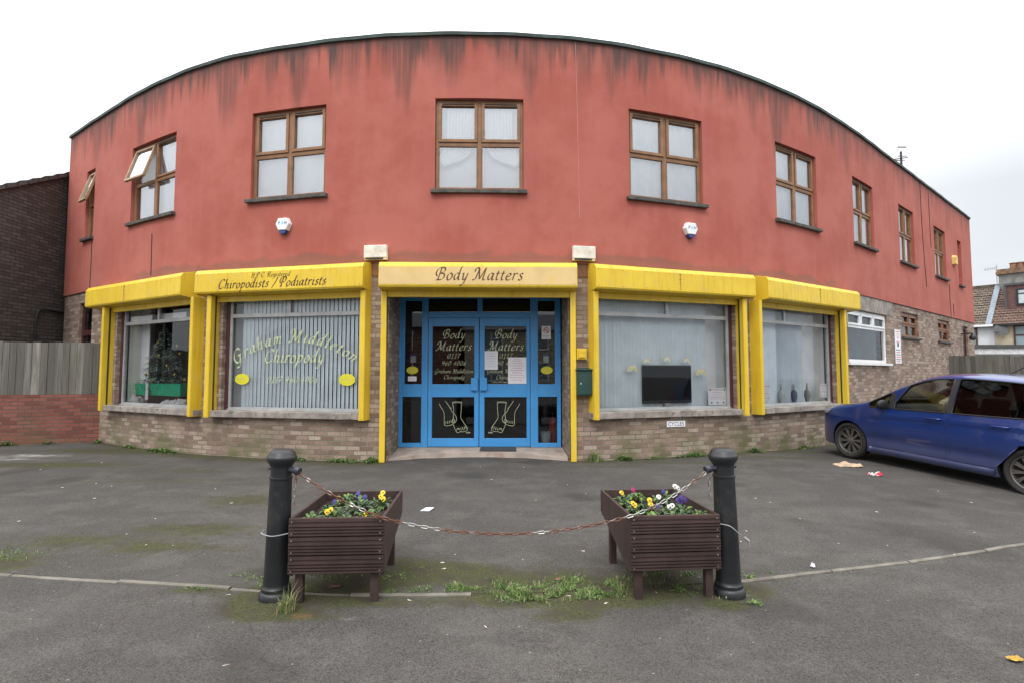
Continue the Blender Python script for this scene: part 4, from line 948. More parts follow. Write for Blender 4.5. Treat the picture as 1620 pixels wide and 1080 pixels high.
def ground_mat():
    m,nt,out=newmat('worn asphalt'); n=N(nt); p=n.pos()
    fine=n.noise(p,190,2,.6);mid=n.noise(p,28,3,.6);big=n.noise(p,.55,5,.6);pat=n.noise(p,2.2,5,.65)
    c=n.mix(n.mapr(big,.38,.62),(.034,.031,.028),(.072,.066,.059))
    c=n.mix(n.math('MULTIPLY',n.mapr(pat,.47,.64),.5),c,(.104,.096,.088))
    c=n.mix(n.math('MULTIPLY',n.mapr(n.noise(n.scale(p,.9,1.8,1),1.7,5,.7),.50,.57),.6),c,(.027,.024,.020))
    c=n.mix(n.mapr(n.math('ADD',n.math('MULTIPLY',fine,.6),n.math('MULTIPLY',n.noise(p,75,3,.7),.4)),.36,.64,.05,.75),n.mix(.62,c,(.012,.012,.012)),n.mix(.42,c,(.27,.25,.235)))
    v=n.n('ShaderNodeTexVoronoi');n.l(p,v.inputs[0]);v.inputs['Scale'].default_value=9
    sp_=n.math('MULTIPLY',n.math('LESS_THAN',v.outputs[0],.055),n.math('GREATER_THAN',n.noise(p,3.1,1),.50))
    c=n.mix(n.math('MULTIPLY',sp_,.45),c,(.40,.38,.35))
    wv=n.n('ShaderNodeTexVoronoi',feature='DISTANCE_TO_EDGE');wn=n.n('ShaderNodeTexNoise');n.l(p,wn.inputs['Vector']);wn.inputs['Scale'].default_value=1.3;wn.inputs['Detail'].default_value=6
    ad=n.n('ShaderNodeVectorMath',operation='ADD');n.l(p,ad.inputs[0]);n.l(wn.outputs['Color'],ad.inputs[1]);n.l(ad.outputs[0],wv.inputs['Vector']);wv.inputs['Scale'].default_value=.33
    ck=n.math('MULTIPLY',n.math('LESS_THAN',wv.outputs[0],.0022),n.mapr(n.noise(p,.8,2),.46,.56));c=n.mix(n.math('MULTIPLY',ck,.3),c,(.02,.018,.016))
    oil=n.noise(n.scale(p,1,1,1),.9,2,.4);c=n.mix(n.math('MULTIPLY',n.mapr(oil,.60,.70),.5),c,(.028,.026,.024))
    at_=n.n('ShaderNodeAttribute');at_.attribute_name='moss'
    mv=n.math('ADD',at_.outputs['Fac'],n.math('MULTIPLY',n.math('SUBTRACT',n.noise(p,9,7,.8),.5),3.0))
    mk=n.math('MULTIPLY',n.mapr(mv,.30,1.5),n.mapr(at_.outputs['Fac'],.0,.25))
    mc=n.mix(n.mapr(n.noise(p,60,3),.35,.65),(.034,.038,.013),(.072,.074,.028))
    mc=n.mix(n.mapr(n.noise(p,7,4),.45,.62),mc,(.048,.042,.026))
    c=n.mix(n.math('MULTIPLY',mk,.9),c,mc)
    ru=n.n('ShaderNodeAttribute');ru.attribute_name='rust'
    c=n.mix(n.math('MULTIPLY',n.mapr(n.math('ADD',ru.outputs['Fac'],n.math('MULTIPLY',n.math('SUBTRACT',n.noise(p,30,4),.5),.8)),.35,.8),.33),c,(.20,.085,.04))
    lt=n.n('ShaderNodeAttribute');lt.attribute_name='pale'
    c=n.mix(n.math('MULTIPLY',n.mapr(n.math('ADD',lt.outputs['Fac'],n.math('MULTIPLY',n.math('SUBTRACT',n.noise(p,6,5),.5),1.1)),.4,.9),.6),c,(.42,.41,.39))
    hgt=n.math('ADD',n.math('MULTIPLY',fine,.7),mid)
    n.bsdf(out,c,.93,0,hgt,.6,.006,.25); return m
M['asphalt']=ground_mat()
PALE=[(at(60,722,.03),1.0,.22,.75),(at(20,728,.03),.7,.2,.6),(at(1165,935,0),.16,.12,.7),(at(560,975,0),.5,.06,.5),(at(430,770,.04),1.5,.1,.45)]
RUST=[(at(478,972,0),.09,.05,1.0)]
def gv(x,y,L): return min(1.3,sum(k*math.exp(-(((x-p.x)/a)**2+((y-p.y)/b)**2)) for p,a,b,k in L))
def grid_ground(name,xs,rows,zf,label=None):
    nx=len(xs);vs=[];fs=[]
    for i,x in enumerate(xs):
        for y in rows(x): vs.append((x,y,zf(x,y)))
    ny=len(vs)//nx
    for i in range(nx-1):
        for j in range(ny-1): fs.append((i*ny+j,(i+1)*ny+j,(i+1)*ny+j+1,i*ny+j+1))
    mb=MB();mb.v=[Vector(v) for v in vs];mb.f=fs;mb.m=[0]*len(fs);mb.uv=[None]*len(fs)
    o=mb.build(name,M['asphalt'],origin=(0,0,0),smooth=2)
    for an,fn in (('moss',mossval),('rust',lambda x,y:gv(x,y,RUST)),('pale',lambda x,y:gv(x,y,PALE))):
        a=o.data.attributes.new(an,'FLOAT','POINT')
        a.data.foreach_set('value',[fn(v[0],v[1]) for v in vs])
    return tag(o,kind='structure')
xs=[-14]; 
while xs[-1]<30:
    x=xs[-1]; xs.append(x+(.05 if -4.2<x<3.2 else .11 if -9<x<8 else .5))
def rowsF(x):
    k=ky(x); o=[k-.004];y=k
    for j in range(150):
        t=j/149; o.append(k+(27-k)*(t**2.1))
    return o
def bump_(x,y): return .006*mnoise.noise(Vector((x*.9,y*.9,0)))+.003*mnoise.noise(Vector((x*3,y*3,1)))
grid_ground('forecourt',xs,rowsF,lambda x,y:g(x,y)+bump_(x,y)-(.05 if y<ky(x)-.002 else 0))
def rowsR(x):
    k=ky(x); return [k+.05-(k+3)*(j/120)**1.3 for j in range(121)]
grid_ground('road',xs,rowsR,lambda x,y:g(x,y)-.007+bump_(x,y))
mb=MB();mb.add([(-250,-250,-.9),(250,-250,-.9),(250,250,-.9),(-250,250,-.9)],[(0,1,2,3)])
tag(mb.build('ground',M['asphalt'],origin=(0,0,0)),kind='structure')
# street in front and towards the houses that face the building
mb=MB();mb.add([(-40,-40,-.04),(40,-40,-.04),(40,-2.9,-.04),(-40,-2.9,-.04)],[(0,1,2,3)])
tag(mb.build('street',M['asphalt'],origin=(0,0,0)),kind='structure')
# kerb stones
kst=plain('worn kerb concrete',(.165,.148,.125),.9,0,.25,5,.4,dirt=.6,dcol=(.09,.09,.045))
root=tag(empty('kerb_edging',(0,3.7,0)),kind='structure')
x=-6.2;kr=random.Random(2)
while x<11:
    L_=kr.uniform(.7,.95); mb=MB();n=8
    sink=0.0
    if x<-3.25 : sink=.008
    if -.1<x+L_/2<1.6: sink=.022
    if -1.7<x+L_/2<-.9: sink=.008
    w=.038;vs=[]
    dz=kr.uniform(-.003,.002)-sink
    for k in range(n+1):
        xx=x+.006+(L_-.012)*k/n; yy=ky(xx)+.006*mnoise.noise(Vector((xx*4,0,0)))
        zz=g(xx,yy)+.007+dz+.003*mnoise.noise(Vector((xx*7,3,0)))
        for dy,dz_ in ((-w,-.10),(-w,-.004),(-w+.006,0),(-.002,0),(.0,-.10)): vs.append((xx,yy+dy,zz+dz_))
    fs=[(k*5+j,(k+1)*5+j,(k+1)*5+j+1,k*5+j+1) for k in range(n) for j in range(4)]+[(4,3,2,1,0),tuple(n*5+j for j in range(5))]
    mb.add(vs,fs).build('kerb_stone',kst,root); x+=L_
# ================================================================ BOLLARDS
iron=plain('black bollard paint',(.013,.015,.017),.42,0,.3,4,.2,dirt=.35,dcol=(.085,.07,.06))
def bollard(x,y,lean,label,rs=1):
    z=g(x,y)-.02
    root=empty('bollard',(x,y,z),0,label,'bollard','black bollards at the kerb'); root.rotation_euler=(0,R(lean),0)
    WM[root.name]=Matrix.Translation((x,y,z))@Matrix.Rotation(R(lean),4,'Y')
    mb=MB()
    prof=[(.104,0),(.106,.012),(.104,.05),(.094,.062),(.090,.064),(.090,.085),(.081,.094),(.079,.11),(.0765,.3),(.069,.775),(.069,.782),(.0735,.785),(.0735,.797),(.067,.80),(.066,.855),(.067,.862),(.080,.885),(.094,.905),(.095,.925),(.091,.934),(.088,.936),(.082,.955),(.062,.973),(.045,.977),(.02,.979)]
    mb.lathe(prof,12 if 0 else 40); mb.build('post',iron,root,smooth=True,local=True)
    return root
# ring with eye and chain hook
def eye(root,sx,ang):
    mb=MB();mb.tube([(sx*.05,-.012,.845),(sx*.11,-.03,.845)],.020,10);mb.tube([(sx*.105,-.03,.845),(sx*.135,-.038,.838)],.026,10)
    mb.build('chain_eye',M['galv'],root,local=True,smooth=True)
    mb=MB();mb.tube([(-sx*.06,0,.85),(-sx*.085,0,.85)],.010,8);mb.build('bolt',iron,root,local=True)
def rustmat():
    m,nt,out=newmat('rusty chain'); n=N(nt);p=n.pos();f=n.mapr(n.noise(n.scale(p,1,.4,.4),4.5,3,.7),.43,.53)
    c=n.mix(f,(.36,.35,.33),(.15,.055,.03)); b=n.bsdf(out,c,n.mapr(f,0,1,.32,.85,False),n.mapr(f,0,1,.7,.0,False)); return m
M['chain']=rustmat();M['galv']=plain('painted eye bolt',(.05,.05,.07),.35,.3,.4,30)
BL=(-1.552,3.62);BR=(1.450,3.68)
b1=bollard(BL[0],BL[1],1.2,'black bollard beside the left planter, with a grass tuft at its foot');eye(b1,1,0)
b2=bollard(BR[0],BR[1],-1.3,'black bollard beside the right planter, mossy asphalt at its foot');eye(b2,-1,0)
# ---- chain
def links(mb,path,ln=.050,r=.0036,w=.016):
    # resample
    P=[Vector(p) for p in path];D=[0]
    for a,b in zip(P,P[1:]): D.append(D[-1]+(b-a).length)
    def pt(d):
        i=max(0,min(len(P)-2,bisect.bisect_right(D,d)-1));return P[i].lerp(P[i+1],(d-D[i])/(D[i+1]-D[i]+1e-9))
    step=ln-2*r*1.15;n=int(D[-1]/step)
    for k in range(n):
        a=pt(k*step);b=pt((k+1)*step);c=(a+b)/2;t=(b-a).normalized()
        up=Vector((0,0,1)) if abs(t.z)<.8 else Vector((0,1,0)); s_=t.cross(up).normalized();u_=s_.cross(t)
        q=R(35) if k%2 else R(-55); s2=s_*math.cos(q)+u_*math.sin(q)
        h=ln/2-r;ring=[]
        for i in range(6):
            an=-math.pi/2+math.pi*i/5;ring.append(c+t*(h-w/2*1.0+math.cos(an)*w/2)+s2*(math.sin(an)*w/2))
        for i in range(6):
            an=math.pi/2+math.pi*i/5;ring.append(c+t*(-(h-w/2)+math.cos(an)*w/2)+s2*(math.sin(an)*w/2))
        mb.tube(ring,r,6,closed=True)
eL=Vector((BL[0]+.13,3.583,.815));eR=Vector((BR[0]-.135,3.642,.815))
rL=Vector((-.840,3.487,.545));rR=Vector((.785,3.535,.545))
def cat(a,b,sag,n=24): return [a.lerp(b,i/n)-Vector((0,0,4*sag*(i/n)*(1-i/n))) for i in range(n+1)]
path=cat(eL,rL,.022)+cat(rL,rR,.112)[1:]+cat(rR,eR,.03)[1:]
croot=empty('hanging_chain',(0,3.5,0),0,'rusty chain sagging between the two bollards across the planters','chain')
mb=MB();links(mb,path);mb.build('chain_links',M['chain'],croot,smooth=True)
mb=MB();links(mb,cat(eL+Vector((.0,0,-.01)),eL+Vector((-.015,.0,-.23)),.0)[:],ln=.045);mb.build('hanging_end',M['chain'],croot,smooth=True)
mb=MB();links(mb,cat(eR+Vector((.0,0,-.01)),eR+Vector((.01,.0,-.22)),.0),ln=.045);mb.build('hanging_end',M['chain'],croot,smooth=True)
# ================================================================ PLANTERS
M['deck']=plain('dark brown stained decking',(.048,.027,.024),.62,0,.3,5,.25)
M['soil']=plain('dark potting soil',(.035,.022,.016),.98,0,.5,25,1)
screw=plain('screw heads',(.42,.38,.34),.4,.6)
def planter(x,y,rz,label):
    z=0
    root=empty('wooden_planter',(x,y,z),rz,label,'planter','brown wooden planters by the kerb')
    Wd,Dp,zt,zb,zbk=.60,.80,.535,.165,.36
    # front: ridged deck boards
    def panel(name,y0,y1,z0,z1,out):
        mb=MB();board=(z1-z0)/3.15;zz=z1
        while zz>z0+.02:
            lo=max(z0,zz-board+.004);seg=(zz-lo);n=4
            # smooth strip then grooves
            mb.box(0,Wd,y0,y1,lo,zz)
            for k in range(n):
                g0=lo+seg*(.05+.68*k/n) ; 
                mb.box(0.002,Wd-.002,y0-.011 if out<0 else y1,y0 if out<0 else y1+.011,g0,g0+seg*.088)
            mb.box(.002,Wd-.002,y0-.0065 if out<0 else y1,y0 if out<0 else y1+.0065,lo+seg*.80,zz-.002)
            zz-=board
        p=mb.build(name,M['deck'],root,local=True,bevel=0)
        if out<0:
            mb=MB();zz=z1
            while zz>z0+.03:
                for xx in(.02,Wd-.022):
                    for q in (.18,.80):
                        if zz-board*q>z0: mb.lathe([(.0045,0),(.0045,.002)],8,cx=xx,cy=0) ; k=len(mb.v)-16; 
                        if zz-board*q>z0:
                            for i in range(k,len(mb.v)):
                                v=mb.v[i]; mb.v[i]=Vector((v.x,y0-.0065-v.z,zz-board*q+v.y))
                zz-=board
            mb.build('screws',screw,p,local=True)
    panel('front_panel',0,.022,zb,zt,-1); panel('back_panel',Dp-.022,Dp,zbk,zt,1)
    for a in (0,Wd-.02):
        mb=MB();mb.prism([(.022,zt-.0),(Dp-.022,zt),(Dp-.022,zbk),(.03,zb)],.02,0,'x',a+.0005)
        mb.build('side_panel',M['deck'],root,local=True,bevel=.002)
    for (lx,ly,zt_) in ((.035,.03,.3),(Wd-.09,.03,.3),(.04,Dp-.13,.42),(Wd-.09,Dp-.13,.42)):
        mb=MB();gz=g(x,y)-.03;mb.box(lx,lx+.05,ly,ly+.05,gz,zt_);mb.build('leg',M['deck'],root,local=True,bevel=.003)
    mb=MB();n=14;vs=[];
    for i in range(n+1):
        for j in range(n+1):
            xx=.02+(Wd-.04)*i/n;yy=.022+(Dp-.044)*j/n;vs.append((xx,yy,.462+.02*mnoise.noise(Vector((xx*9,yy*9,x)))))
    mb.add(vs,[(i*(n+1)+j,(i+1)*(n+1)+j,(i+1)*(n+1)+j+1,i*(n+1)+j+1) for i in range(n) for j in range(n)]);mb.build('soil',M['soil'],root,local=True,smooth=2)
    return root
P1=planter(-1.424,3.49,R(3),'dark brown slatted planter beside the left bollard, sparse yellow flowers')
P2=planter(.768,3.545,R(4.5),'dark brown slatted planter beside the right bollard, with more pansies in bloom')
def wire(pts,root,name='tie_wire',r=.0028):
    mb=MB();mb.tube(spline(pts,8),r,6);return mb.build(name,M['silver'],root)
wire([(-1.43,3.50,.44),(-1.50,3.50,.425),(-1.56,3.525,.415),(-1.63,3.56,.425),(-1.635,3.62,.43)],P1)
wire([(1.36,3.60,.475),(1.43,3.585,.46),(1.50,3.59,.40),(1.54,3.63,.365)],P2)
mb=MB();mb.tube([(1.527,3.60,.385),(1.555,3.60,.36)],.010,8);mb.tube([(1.55,3.60,.365),(1.562,3.60,.33)],.004,6);mb.build('wire_clamp',M['silver'],P2)
# ---- pansies
LM=[plain('pansy leaf',(.050,.105,.030),.55,0,.3,8),plain('blue green leaf',(.06,.115,.065),.6,0,.25,8),plain('yellow green leaf',(.12,.19,.035),.55,0,.25,8)]
FM={'yellow':plain('yellow petals',(.74,.50,.015),.6,0,.15),'white':plain('white petals',(.68,.68,.64),.6,0,.1),'violet':plain('violet petals',(.05,.022,.19),.6,0,.2),'magenta':plain('magenta petals',(.35,.02,.12),.6),'blue':plain('blue violet petals',(.05,.045,.20),.6)}
eyeM=plain('pansy face',(.05,.015,.02),.6)
def leaf(mb,base,dr,up,ln,wd,mi,rd,bend=.35):
    d=Vector(dr).normalized();u=Vector((0,0,1));s_=d.cross(u).normalized()
    pts=[(0,.12),(.25,.7),(.5,1),(.75,.85),(1,.08)];vs=[]
    for t,w in pts:
        c=Vector(base)+d*ln*t*math.cos(up)+u*(ln*t*math.sin(up)-bend*ln*t*t)
        vs+=[c+s_*wd/2*w+u*wd*.15*w,c,c-s_*wd/2*w+u*wd*.15*w]
    fs=[]
    for k in range(4): fs+=[(k*3,k*3+1,k*3+4,k*3+3),(k*3+1,k*3+2,k*3+5,k*3+4)]
    mb.add(vs,fs,mi)
def pansy(root0,lx,ly,size,cols,label,seed):
    mat=WM[root0.name];c=mat@Vector((lx,ly,.465));rd=random.Random(seed)
    root=empty('pansy_plant',tuple(c),0,label,'pansy','pansies growing in the planters')
    mb=MB()
    for k in range(int(46*size)):
        an=rd.uniform(0,6.28);r0=rd.uniform(0,.05)*size;b=c+Vector((math.cos(an)*r0,math.sin(an)*r0,rd.uniform(0,.05)*size))
        leaf(mb,b,(math.cos(an),math.sin(an),0),rd.uniform(.2,1.2),rd.uniform(.04,.075)*size**.5,rd.uniform(.018,.032),rd.choice([0,0,1,1,2]) if seed%2 else rd.choice([0,1,2,2]),rd,rd.uniform(.2,.8))
    for k in range(6):
        an=rd.uniform(0,6.28);mb.tube([c,c+Vector((math.cos(an)*.03,math.sin(an)*.03,.06*size))],.002,5,0)
    mb.build('leaves',LM,root)
    for col,dx,dy,dz in cols:
        fc=c+Vector((dx,dy,dz));mb=MB();fd=Vector((rd.uniform(-.3,.3),-1,rd.uniform(.3,.9))).normalized();s_=fd.cross(Vector((0,0,1))).normalized();u_=s_.cross(fd)
        for q,(an,rr,wd) in enumerate(((90-28,.017,.020),(90+28,.017,.020),(180-5,.015,.017),(5,.015,.017),(270,.017,.023))):
            a=R(an);dv=s_*math.cos(a)+u_*math.sin(a);sv=s_*-math.sin(a)+u_*math.cos(a);n=8;ce=fc+dv*rr*.6+fd*(.0015*q)
            mb.add([ce+dv*math.cos(6.28*i/n)*rr*.62+sv*math.sin(6.28*i/n)*wd*.55-fd*(.004*(math.cos(6.28*i/n)>.3)) for i in range(n)],[tuple(range(n))],0)
        n=7
        if col in('yellow','white'): mb.add([fc+fd*.009-u_*.004+s_*math.cos(6.28*i/n)*.0055+u_*math.sin(6.28*i/n)*.005 for i in range(n)],[tuple(range(n))],1)
        mb.tube([fc-fd*.004,fc-fd*.01-Vector((0,0,.02)),c+Vector((dx*.4,dy*.4,.02))],.0016,5,2)
        mb.build('flower',[FM[col],eyeM,LM[0]],root)
PA=[(P1,.10,.10,.9,[],'low leafy pansy without flowers at the front left of the left planter'),
(P1,.24,.16,1.15,[('yellow',-.04,-.02,.075),('yellow',-.02,-.01,.085)],'pansy with a pair of yellow blooms near the front of the left planter'),
(P1,.14,.40,.9,[('blue',.02,.05,.07)],'yellow-green leaved pansy midway along the left side of the left planter'),
(P1,.20,.66,1.1,[('blue',.07,.05,.07)],'leafy pansy at the back left of the left planter'),
(P1,.35,.42,1.35,[('blue',-.03,.1,.08),('blue',.01,.1,.085)],'large blue-green pansy in the middle of the left planter'),
(P1,.47,.16,1.05,[('yellow',-.02,-.02,.05)],'leafy pansy with one small bud at the front right of the left planter'),
(P1,.49,.50,1.1,[('yellow',.0,-.02,.10),('yellow',.02,-.03,.08),('yellow',.01,0,.12)],'pansy with tall yellow blooms at the back right of the left planter'),
(P1,.36,.12,.7,[],'small leafy pansy at the front middle of the left planter'),
(P2,.10,.55,1.0,[('yellow',-.0,.0,.10)],'pansy with one yellow bloom at the back left corner of the right planter'),
(P2,.13,.30,1.0,[('yellow',-.02,.0,.08),('yellow',-.01,-.01,.07)],'pansy with two yellow blooms on the left side of the right planter'),
(P2,.22,.30,1.0,[('yellow',.01,.0,.10),('yellow',.015,-.01,.075),('violet',.07,0,.06)],'pansy with yellow and violet blooms left of the middle of the right planter'),
(P2,.26,.68,.9,[('magenta',-.03,.0,.09)],'reddish leaved pansy with a magenta bloom at the back of the right planter'),
(P2,.36,.28,.9,[('white',.0,-.02,.06),('white',.02,-.02,.07)],'pansy with two white blooms in the middle of the right planter'),
(P2,.42,.58,1.1,[('blue',.02,.02,.09),('white',.11,.03,.13),('white',.13,.02,.12),('white',-.05,-.1,.08)],'tall pansy with white and blue blooms at the back right of the right planter'),
(P2,.45,.24,1.05,[('violet',-.02,.05,.10),('violet',.0,.05,.09),('violet',.03,.06,.10),('violet',.0,.04,.12)],'pansy with a cluster of violet blooms on the right of the right planter'),
(P2,.52,.12,1.0,[],'low leafy pansy at the front right corner of the right planter'),
(P2,.36,.10,.9,[],'low leafy pansy at the front middle of the right planter'),
(P2,.20,.12,.7,[],'small pansy clump at the front left of the right planter')]
for k,(a,x,y,s_,c,l) in enumerate(PA): pansy(a,x,y,s_,c,l,k+1)
# ================================================================ WEEDS AND GRASS
A=at(-40,708,.03);B=W(2.28,.0);B=Vector((-8.52,11.17,0))
lf=Fr(Vector((A.x,A.y,0)),B);LL=lf.L
WD=[plain('weed leaf',(.055,.12,.02),.6,0,.3,6),plain('light weed leaf',(.13,.20,.05),.6,0,.3,6),plain('dry straw',(.36,.32,.17),.8,0,.2,6)]
def blades(mb,c,n,h,spread,rd,mats=(0,1,2),w=.003,sx=1):
    for k in range(n):
        an=rd.uniform(0,6.28);r_=rd.random()**.6*spread;b=Vector((c[0]+math.cos(an)*r_*sx,c[1]+math.sin(an)*r_,c[2]-.005))
        d=Vector((rd.uniform(-1,1),rd.uniform(-1,1),0))*.55;hh=h*rd.uniform(.4,1.1);s_=Vector((-d.y,d.x,0)).normalized()*w*.5 if d.length>0 else Vector((w,0,0))
        p1=b+Vector((d.x*hh*.3,d.y*hh*.3,hh*.6));p2=b+Vector((d.x*hh,d.y*hh,hh*rd.uniform(.7,1)))
        mb.add([b-s_,b+s_,p1+s_*.8,p1-s_*.8,p2],[(0,1,2,3),(3,2,4)],rd.choice(mats))
def weed(px,py,wm,h,n,label,seed,grass=.5,z=.05,dy=0):
    if px<158: a_,_=lf.pix(px,py,.04);o=lf.p(a_,.04,0);u=lf.u;nn=lf.n
    else: f2,_=wframe(px,py,.05);o=f2.A.copy();u=f2.u;nn=f2.n
    rd=random.Random(seed);mb=MB();h*=1.25
    def pt():
        t=max(-1,min(1,rd.gauss(0,.5)));q=o+u*t*wm*.55+nn*abs(rd.gauss(0,.05));q.z=g(q.x,q.y)-.003;return q,1-.5*abs(t)
    for k in range(int(n*grass*2.4)):
        q,f=pt();blades(mb,q,1,h*f,.001,rd,(0,1,1,2) if grass>.6 else (0,0,1),.006)
    for k in range(int(n*(1-grass)*2.2)):
        q,f=pt();q.z+=rd.uniform(0,h*.5*f);an=rd.uniform(0,6.28)
        leaf(mb,q,(math.cos(an),math.sin(an),0),rd.uniform(.2,1.1),rd.uniform(.03,.07),rd.uniform(.015,.032),rd.choice((0,0,1)),rd)
    return tag(mb.build('weed',WD),label,'weed','weeds along the foot of the walls')
for k,a in enumerate([(10,704,.35,.12,70,'bright green weed at the foot of the red brick wall, at the left edge',.2,.04),(75,698,.3,.07,40,'low thin weed midway along the foot of the red brick wall',.5,.04),
 (163,693,.2,.10,40,'small weed in the corner of the red and buff brick walls',.4),(213,704,.35,.08,70,'small weed patch under the Christmas window',.3),(265,711,.75,.09,170,'long strip of leafy weeds left of the lettered shop window',.25),
 (478,724,.25,.07,50,'small weed just right of the left bollard, against the wall',.4),(545,725,.5,.08,110,'low leafy strip of weeds between the left bollard and the entrance',.4),(590,724,.2,.13,90,'darker weed beside the left entrance rail',.5),
 (938,726,.22,.19,110,'dry grassy tuft just right of the entrance',.9),(984,726,.22,.12,90,'dark green leafy weed right of the dry tuft under the television window',.15),(1090,722,.6,.09,150,'bright green grass strip below the CYCLES sign',.6),
 (1188,715,.25,.14,80,'taller weed between the two right shop windows',.3),(1265,706,.5,.10,130,'green grass strip at the wall before the blue car',.7),(1030,724,.3,.05,40,'tiny sprouts left of the bright grass strip',.5)]):
    weed(*a[:6],k+20,a[6],*(a[7:]))
# grass tuft at left bollard
p=at(455,968,-.015);rd=random.Random(4);mb=MB();blades(mb,p,190,.13,.045,rd,(0,1,1,2,2),.0030);blades(mb,p,40,.19,.03,rd,(1,2),.0028)
blades(mb,p+Vector((-.03,-.02,0)),25,.12,.05,rd,(2,),.003)
tag(mb.build('grass_tuft',WD),'tall dry grass tuft growing at the foot of the left bollard','grass tuft')
# low grass in the kerb joint: uncountable
rd=random.Random(9);mb=MB()
for (x0,y0,x1,y1,n,h,sp_) in ((610,938,740,926,140,.035,.05),(780,925,850,945,420,.055,.09),(800,940,980,935,800,.045,.09),(690,930,760,932,130,.04,.05),(850,935,920,915,260,.04,.08),(1010,905,1110,905,180,.05,.10),(480,910,560,905,110,.05,.10),(370,905,425,925,100,.02,.06),(1180,915,1215,905,60,.02,.04),(1180,945,1215,960,60,.02,.04),(600,915,660,905,100,.02,.1),(-20,880,25,878,150,.05,.2),(955,925,1000,920,160,.05,.08),(1040,925,1150,940,120,.025,.06),(300,925,330,928,50,.02,.05)):
    for k in range(n*4):
        t=rd.random();q=at(x0+(x1-x0)*t,y0+(y1-y0)*t,0);q.x+=rd.gauss(0,sp_*.6);q.y+=rd.gauss(0,sp_*.6);q.z=g(q.x,q.y)
        cn=mnoise.noise(Vector((q.x*9,q.y*9,2)))
        if cn<-.08: continue
        h_=h;h=h*(.5+1.3*max(0,cn)+rd.random()*.4)
        if rd.random()<.35: leaf(mb,q,(rd.uniform(-1,1),rd.uniform(-1,1),0),rd.uniform(.2,1),rd.uniform(.012,.03),.008,rd.choice((0,1)),rd)
        else: blades(mb,q,1,h,.001,rd,(0,0,1,1,2),.0030)
        h=h_
tag(mb.build('grass',WD),'low green grass and sprouts growing in the broken kerb joint',None,None,'stuff')
# ================================================================ LITTER
def crumple(name,px,py,sx,sy,sz,mt,label,cat,seed,z=.03,n=14,grp=None):
    p=at(px,py,z);p.z=g(p.x,p.y)+.004;vs=[];mb=MB()
    for i in range(n+1):
        for j in range(n+1):
            u,v=i/n*2-1,j/n*2-1;k=1+.25*mnoise.noise(Vector((u*1.5+seed,v*1.5,0)))
            e=(1-u*u)*(1-v*v);h=sz*(.12+abs(mnoise.noise(Vector((u*1.5+seed,v*1.5,5))))*1.8*e**.4+.25*abs(mnoise.noise(Vector((u*6,v*6,seed)))))
            vs.append((p.x+u*sx*k/2*(1-.2*v*v),p.y+v*sy*k/2*(1-.25*u*u),p.z+h))
    m2=(n+1)**2
    mb.add(vs,[(i*(n+1)+j,(i+1)*(n+1)+j,(i+1)*(n+1)+j+1,i*(n+1)+j+1) for i in range(n) for j in range(n)])
    o=mb.build(name,mt);s_=o.modifiers.new('s','SOLIDIFY');s_.thickness=.002
    return tag(o,label,cat,grp)
kraft=plain('brown kraft paper',(.52,.38,.26),.85,0,.15,10)
crumple('paper_bag',1341,735,.46,.34,.07,kraft,'crumpled brown paper bag lying on the asphalt near the car front wheel','paper bag',3)
def redw():
    m,nt,out=newmat('red and white wrapper');n=N(nt);n.bsdf(out,n.mix(n.mapr(n.noise(n.tc(),14,2),.45,.52),(.75,.74,.72),(.50,.03,.05)),.5);return m
crumple('wrapper',1385,750,.18,.14,.06,redw(),'crumpled red and white wrapper right of the paper bag','wrapper',8)
p=at(676,807,.02);p.z=g(p.x,p.y)+.012;mb=MB();mb.add([(p.x-.065,p.y-.05,p.z-.004),(p.x+.03,p.y-.075,p.z),(p.x+.065,p.y+.05,p.z+.006),(p.x-.025,p.y+.075,p.z)]+[(p.x-.065,p.y-.05,p.z-.006),(p.x+.03,p.y-.075,p.z-.002),(p.x+.065,p.y+.05,p.z+.004),(p.x-.025,p.y+.075,p.z-.002)],[(0,1,2,3),(0,4,5,1),(1,5,6,2),(2,6,7,3),(3,7,4,0)])
tag(mb.build('white_card',M['paper']),'flat white card lying on the forecourt right of the left planter','paper scrap')
crumple('dead_leaf',1606,1046,.07,.05,.02,plain('yellow leaf',(.50,.30,.05),.8),'fallen yellow leaf near the bottom right corner','leaf',2,z=-.01)
crumple('brown_leaf',884,917,.05,.03,.02,plain('dry brown leaf',(.22,.12,.08),.8),'dry brown leaf lying just behind the kerb grass','leaf',12,z=0)
crumple('tissue',1286,897,.035,.035,.03,M['paper'],'small white tissue ball on the kerb line right of the right bollard','tissue',6,z=0)
crumple('dry_clump',528,928,.09,.05,.03,plain('dead leaves',(.16,.09,.07),.9,0,.4,20),'clump of dead leaves under the left planter','dead leaves',16,z=0)
rd=random.Random(21)
base=crumple('litter_scrap',700,890,.03,.016,.006,plain('pale scrap',(.62,.58,.52),.8),'tiny pale scrap of litter on the asphalt','litter',4,z=0,n=4,grp='tiny pale scraps scattered on the asphalt')
SC=[(66,746),(30,824),(150,768),(178,772),(98,774),(202,843),(228,865),(340,776),(366,797),(150,790),(248,820),(273,866),(80,942),(223,923),(292,935),(340,1008),(373,1037),(300,990),(232,963),(555,700+254),(652,975),(717,880),(760,742),(777,762),(829,888),(826,743),(849,793),(925,783),(940,928),(988,944),(958,907),(1235,921),(1294,932),(1328,905),(1345,941),(1392,1054),(1596,942),(1594,955),(1538,790),(1483,773),(1385,810),(1326,863),(1402,866),(1244,876),(1540,840),(1195,790),(1218,796),(1263,820),(1160,765),(1098,762),(1052,789),(985,800),(900,770),(1032,1000),(1320,1038),(430,980),(880,1010),(560,1040),(150,1000),(60,1010),(1510,880)]
